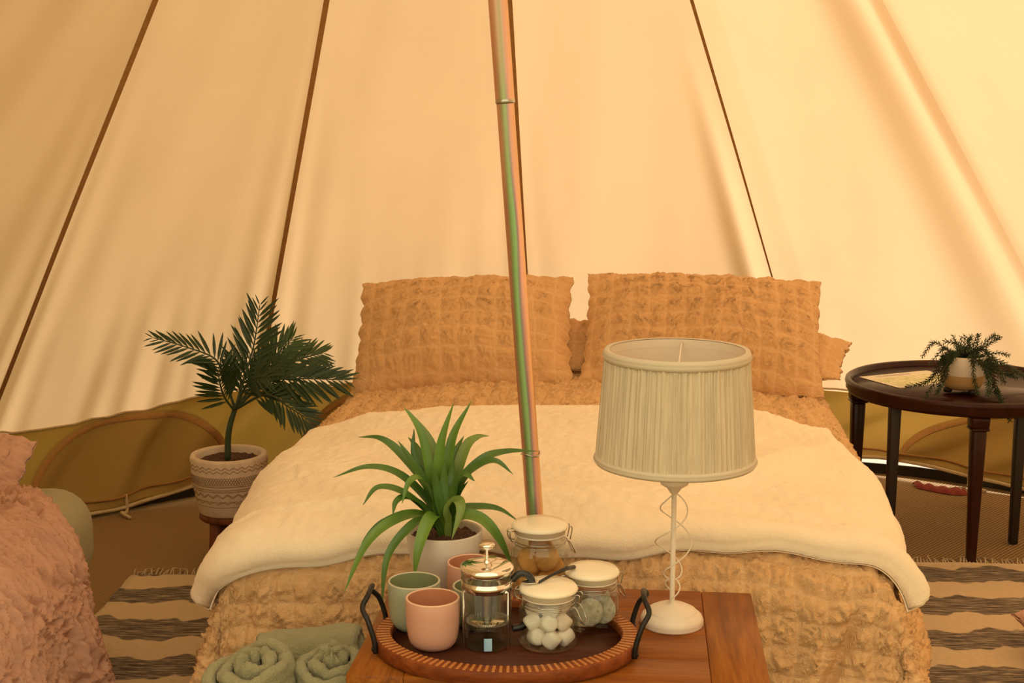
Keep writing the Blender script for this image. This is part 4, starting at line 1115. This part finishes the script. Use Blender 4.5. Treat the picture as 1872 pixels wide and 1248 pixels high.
FR = [  # rachis pixels, depth offsets, leaflet length, tone, up-vector
    ([(430, 748), (447, 690), (464, 630), (475, 558)], (0, 0.02, 0.04, 0.05), 0.080, 'palm', 34),
    ([(430, 748), (410, 690), (392, 655), (340, 634), (280, 617)], (0, -0.01, -0.02, -0.03, -0.04), 0.062, 'palm', 36),
    ([(430, 748), (485, 700), (545, 692), (628, 694)], (0, -0.02, -0.05, -0.06), 0.088, 'palm', 38),
    ([(430, 748), (485, 722), (530, 745), (578, 778)], (0, -0.05, -0.09, -0.11), 0.070, 'palm', 34),
    ([(428, 750), (410, 725), (402, 700), (398, 676)], (-0.01, -0.04, -0.07, -0.10), 0.070, 'palm', 26),
    ([(430, 748), (472, 690), (505, 650), (535, 618)], (0, 0.03, 0.06, 0.08), 0.080, 'palm_y', 32),
    ([(430, 748), (450, 705), (470, 690), (490, 688)], (-0.02, -0.07, -0.12, -0.15), 0.070, 'palm', 24),
    ([(430, 748), (490, 690), (545, 658), (590, 645)], (0.02, 0.05, 0.08, 0.10), 0.072, 'palm_y', 34),
    ([(430, 748), (440, 705), (436, 680), (424, 655)], (0.02, 0.06, 0.10, 0.13), 0.060, 'palm', 24)]
rp = random.Random(21)
for pts, dy, ll, tone, n in FR:
    c = spline([pw(x, y, o) for (x, y), o in zip(pts, dy)], 10)
    fr = build('frond', tube(c, [0.0040 * (1 - 0.8 * i / (len(c) - 1)) + 0.0006 for i in range(len(c))], 6), M['trunk'], palm)
    N_ = len(c)
    for i in range(n):
        sd = 1 if i % 2 else -1
        u = 0.22 + 0.78 * (i // 2) / (n // 2 - 1)
        fpos = u * (N_ - 1); i0 = min(int(fpos), N_ - 2)
        p = c[i0].lerp(c[i0 + 1], fpos - i0)
        t = (c[min(i0 + 2, N_ - 1)] - c[max(i0 - 1, 0)]).normalized()
        upv = Vector((0.15, -0.80, 0.45))
        s = t.cross(upv).normalized() * sd; nn = s.cross(t) * sd
        ang = math.radians(58 - 34 * u + rp.uniform(-5, 5))
        d = (t * math.cos(ang) + s * math.sin(ang) + Vector((0, 0, -0.16)) + nn * rp.uniform(-0.12, 0.05)).normalized()
        xax = d.cross(nn).normalized(); zax = xax.cross(d)
        L = 1.15 * ll * (0.70 + 0.55 * math.sin(PI * min(1, u * 0.9 + 0.08))) * rp.uniform(0.9, 1.08)
        L *= 0.62 if u > 0.93 else 1.0
        mt = Matrix(((xax.x * L * 1.0, d.x * L, zax.x * L, p.x), (xax.y * L * 1.0, d.y * L, zax.y * L, p.y), (xax.z * L * 1.0, d.z * L, zax.z * L, p.z), (0, 0, 0, 1)))
        o = link('leaflet', lf_me[tone], None, fr); o.matrix_local = mt

# ------------------------------------------------------------------ round dark side table on the right
STZ = 0.505
STC = Vector((1.50, 4.465, 0)); STR = 0.380
st = thing('side_table', 'round dark mahogany side table right of the bed', 'table', STC)
build('table_top', lathe([(0, STZ), (STR - 0.02, STZ), (STR - 0.02, STZ - 0.022), (0, STZ - 0.022)], 96), M['rosewood'], st)
build('raised_rim', lathe([(STR - 0.022, STZ + 0.0002), (STR - 0.016, STZ + 0.014), (STR - 0.008, STZ + 0.018), (STR, STZ + 0.013), (STR + 0.002, STZ + 0.002), (STR - 0.004, STZ - 0.008), (STR - 0.001, STZ - 0.016), (STR - 0.012, STZ - 0.030), (STR - 0.022, STZ - 0.030)], 96), M['rosewood'], st)
def leg_pts(deg, r): a = math.radians(deg); return Vector((r * math.cos(a), r * math.sin(a), 0))
for deg in (-99.5, 4, 62, 165):
    p = leg_pts(deg, STR - 0.045)
    lg = build('leg', xf(rbox(0.046, 0.046, STZ - 0.072, 0.008, 2, 0.62), T(p.x, p.y, (STZ - 0.072) / 2 + 0.0005)), M['rosewood'], st)
    build('capital', join(xf(rbox(0.060, 0.060, 0.038, 0.008, 2, 0.92), T(p.x, p.y, STZ - 0.049)), xf(rbox(0.056, 0.056, 0.008, 0.003, 2), T(p.x, p.y, STZ - 0.070))), M['rosewood'], lg)
for deg, rr_ in ((-42, 0.20), (-147, STR - 0.055)):
    p = leg_pts(deg, rr_)
    build('slim_leg', xf(rbox(0.036, 0.036, STZ - 0.024, 0.005, 2, 0.75), T(p.x, p.y, (STZ - 0.024) / 2 + 0.0005)), M['blackwood'], st)
# trailing pot plant
TP = at(1764, 712, z=STZ + 0.02); TPC = Vector((TP.x, TP.y + 0.03, STZ + 0.0065))
tp = thing('trailing_plant', 'trailing needle-leaved plant in a white and sand dipped pot', 'plant', TPC)
pr, phh = 0.070, 0.122
build('pot', lathe([(pr * 0.99, phh * 0.50), (pr, phh * 0.62), (pr * 0.98, phh - 0.002), (pr * 0.95, phh), (pr * 0.90, phh - 0.003), (pr * 0.88, phh * 0.6)], 48), M['pot_white'], tp)
V = lathe([(0, 0.012), (pr * 0.62, 0.012), (pr * 0.82, 0.020), (pr * 0.94, 0.034), (pr * 0.992, phh * 0.50)], 48)
build('dipped_base', V, M['ochre'], tp)
for k in range(3):
    a = math.radians(-62 + 120 * k)
    build('foot', xf(lathe([(0, 0), (0.011, 0), (0.014, 0.004), (0.014, 0.016), (0, 0.018)], 14), T(0.045 * math.cos(a), 0.045 * math.sin(a), 0.0)), M['blackwood'], tp)
build('soil', lathe([(0, phh - 0.012), (pr * 0.90, phh - 0.014)], 24), M['soil'], tp)
SY = TPC.y
def pq(x, y, dy): return at(x, y, Y=SY + dy) - TPC
STM = [([(1762, 640), (1764, 612)], (0.0, 0.0)), ([(1750, 640), (1742, 612)], (0.0, 0.01)), ([(1775, 640), (1787, 612)], (0.01, 0.02)), ([(1738, 645), (1708, 626), (1686, 652)], (-0.01, -0.02, -0.03)),
       ([(1790, 640), (1812, 626), (1828, 616)], (0.0, 0.0, 0.0)), ([(1728, 652), (1712, 680), (1690, 700), (1655, 708)], (-0.05, -0.09, -0.11, -0.12)), ([(1732, 660), (1722, 690), (1712, 720)], (-0.06, -0.10, -0.11)),
       ([(1795, 650), (1825, 645), (1845, 650)], (-0.02, -0.03, -0.04)), ([(1800, 655), (1830, 680), (1860, 690)], (-0.02, -0.03, -0.03)), ([(1778, 655), (1780, 690), (1788, 720)], (-0.075, -0.105, -0.12)),
       ([(1800, 660), (1815, 700), (1830, 730), (1846, 770)], (-0.05, -0.10, -0.14, -0.15)), ([(1805, 655), (1835, 665), (1868, 685), (1890, 700)], (0.02, 0.04, 0.05, 0.06)), ([(1790, 660), (1806, 690), (1812, 722)], (-0.08, -0.11, -0.12)),
       ([(1735, 640), (1722, 640), (1700, 665)], (0.02, 0.03, 0.04)), ([(1772, 645), (1800, 640), (1820, 660), (1838, 700)], (-0.03, -0.06, -0.08, -0.10)), ([(1742, 650), (1730, 668), (1700, 712), (1686, 740)], (-0.06, -0.10, -0.135, -0.14)),
       ([(1765, 645), (1770, 628), (1776, 614)], (-0.03, -0.04, -0.05)), ([(1756, 645), (1752, 630), (1728, 624)], (-0.03, -0.05, -0.06))]
rs = random.Random(8)
for pts, dy in STM + [([(x + rs.uniform(-9, 9), y + rs.uniform(-7, 7)) for x, y in p_], [o + rs.uniform(-.02, .02) for o in d_]) for p_, d_ in STM[::2]]:
    c = spline([Vector((rs.uniform(-0.02, 0.02), rs.uniform(-0.02, 0.02), phh - 0.014))] + [pq(x, y, o) for (x, y), o in zip(pts, dy)], 9)
    stem = build('stem', tube(c, [0.0020 * (1 - 0.6 * i / len(c)) for i in range(len(c))], 5), M['stem_red'], tp)
    V, Fc = [], []
    L = sum((c[i + 1] - c[i]).length for i in range(len(c) - 1))
    nl = int(L / 0.0015)
    for i in range(nl):
        fpos = (0.10 + 0.9 * i / nl) * (len(c) - 1); i0 = min(int(fpos), len(c) - 2)
        p = c[i0].lerp(c[i0 + 1], fpos - i0); t = (c[i0 + 1] - c[i0]).normalized()
        o1 = t.orthogonal().normalized(); a = i * 2.4
        side = (o1 * math.cos(a) + t.cross(o1) * math.sin(a))
        d = (side * 0.85 + t * 0.55).normalized(); w = d.cross(t).normalized() * 0.0026
        ln = rs.uniform(0.014, 0.024) * (1 - 0.3 * i / nl)
        k = len(V); V += [p, p + d * ln * 0.5 + w, p + d * ln, p + d * ln * 0.5 - w]; Fc.append((k, k + 1, k + 2, k + 3))
    o = build('needles', (V, Fc), M['needle'], stem, smooth=False); tag(o, kind='stuff')

# folded leaflet on the side table
lc = at(1668, 692, z=STZ + 0.002)
lf = thing('leaflet', 'cream and green printed leaflet lying on the dark side table', 'leaflet', (lc.x, lc.y, STZ + 0.0006), math.radians(24))
build('cover_page', xf(rbox(0.29, 0.20, 0.0012, 0.0), T(0, 0, 0.0012)), M['paper'], lf, smooth=False)
build('back_page', xf(rbox(0.29, 0.20, 0.0010, 0.0), T(0.006, -0.004, 0.0)), M['paper'], lf, smooth=False)
build('printed_map', xf(rbox(0.26, 0.135, 0.0003, 0.0), T(0, -0.022, 0.00198)), M['print'], lf, smooth=False)
build('printed_heading', xf(rbox(0.14, 0.022, 0.0003, 0.0), T(-0.02, 0.075, 0.00198)), M['print_h'], lf, smooth=False)

# red webbing strap on the floor by the right wall
rp0 = [at(x, y, z=0.012) for x, y in ((1672, 884), (1700, 890), (1735, 896), (1765, 897))]
V = []
c = spline(rp0, 8)
for i, p in enumerate(c):
    z = 0.006 + 0.010 * abs(math.sin(i * 0.55))
    V += [(p.x, p.y - 0.028, 0.003), (p.x, p.y - 0.02, z), (p.x, p.y + 0.02, z + 0.006), (p.x, p.y + 0.03, 0.003)]
rs_ = build('red_strap', (V, grid_faces(len(c), 4)), M['red'])
tag(rs_, 'crumpled red webbing strap on the floor by the right tent wall', 'strap')

# ------------------------------------------------------------------ rolled towels on a low stool
SKC = Vector((-0.398, 2.285, 0)); SKZ = 0.352
stool = thing('low_stool', 'low round wooden stool beneath the rolled sage towels', 'stool', (SKC.x, SKC.y, 0.0005))
build('seat', lathe([(0, SKZ - 0.03), (0.135, SKZ - 0.03), (0.140, SKZ - 0.024), (0.140, SKZ - 0.006), (0.135, SKZ), (0, SKZ)], 40), M['standwood'], stool)
for k in range(3):
    a = math.radians(30 + 120 * k)
    build('leg', tube([(0.12 * math.cos(a), 0.12 * math.sin(a), 0), (0.085 * math.cos(a), 0.085 * math.sin(a), SKZ - 0.02)], [0.013, 0.016], 10), M['standwood'], stool)
def towel_roll(rad, length, turns, thick, seed, squash=1.0, wob=0.10):
    """a strip of terry wound up: spiral section along z"""
    na, nz = int(70 * turns), 26
    th = np.linspace(0, 2 * PI * turns, na)
    pitch = (rad - 0.006) / turns
    out_r = 0.006 + pitch * th / (2 * PI) + pitch * 0.44
    in_r = np.maximum(out_r - min(thick, pitch * 0.86), 0.001)
    zz = np.linspace(-1, 1, nz)
    def surf(r, sgn):
        A, Z = np.meshgrid(th, zz, indexing='ij')
        Rr = np.repeat(r[:, None], nz, 1)
        mid = np.repeat(((out_r + in_r) / 2)[:, None], nz, 1)
        k = np.sqrt(np.clip(1 - np.clip((np.abs(Z) - 0.86) / 0.14, 0, 1) ** 2, 0, 1))
        Rr = mid + (Rr - mid) * (0.15 + 0.85 * k)
        cx, cy = np.cos(A), np.sin(A)
        w = 1 + wob * gnoise(cx * 1.1 + seed, cy * 1.1 + A * 0.05, seed)
        Rr = Rr * w + 0.0035 * gnoise(A * 2.2, Z * 4, seed + 1)
        zoff = 0.010 * gnoise(A * 1.1, np.zeros_like(A), seed + 2) + 0.006 * gnoise(A * 3.4, np.zeros_like(A) + 4, seed + 3) + 0.02 * (1 - A / A.max()) * (Z > 0)
        return np.stack([Rr * cx, Rr * cy * squash, Z * length / 2 + zoff * np.abs(Z)], -1)
    a = surf(out_r, 1); b = surf(in_r, -1)
    P = np.concatenate([a, b[:, ::-1]], 1)
    P = np.concatenate([P, P[:, :1]], 1)
    f = grid_faces(na, P.shape[1]).tolist()
    m = P.shape[1]
    f.append(list(range(m - 1))); f.append([(na - 1) * m + i for i in range(m - 1)][::-1])
    return P, f
gt = 'rolled sage towels left of the oak table'
t1 = build('rolled_towel', towel_roll(0.080, 0.105, 2.6, 0.026, 5, 0.86, 0.10), M['towel'])
t1.matrix_world = T(-0.440, 2.225, SKZ + 0.066) @ R(math.radians(-6), 'Y') @ R(math.radians(12), 'X') @ R(math.radians(40), 'Z')
tag(t1, 'sage towel rolled with its open spiral facing up, front left', 'towel', gt)
t2 = build('rolled_towel', towel_roll(0.062, 0.105, 2.4, 0.020, 15, 0.9, 0.20), M['towel'])
t2.matrix_world = T(-0.312, 2.262, SKZ + 0.058) @ R(math.radians(12), 'X') @ R(math.radians(200), 'Z')
tag(t2, 'rumpled sage towel roll tucked against the oak table corner', 'towel', gt)
t3 = build('rolled_towel', towel_roll(0.056, 0.185, 2.2, 0.022, 25, 0.95, 0.08), M['towel'])
t3.matrix_world = T(-0.372, 2.375, SKZ + 0.066) @ R(math.radians(-4), 'Y') @ R(math.radians(7), 'Z') @ R(PI / 2, 'Y') @ R(math.radians(-60), 'Z')
tag(t3, 'sage towel roll lying sideways at the back of the pile', 'towel', gt)
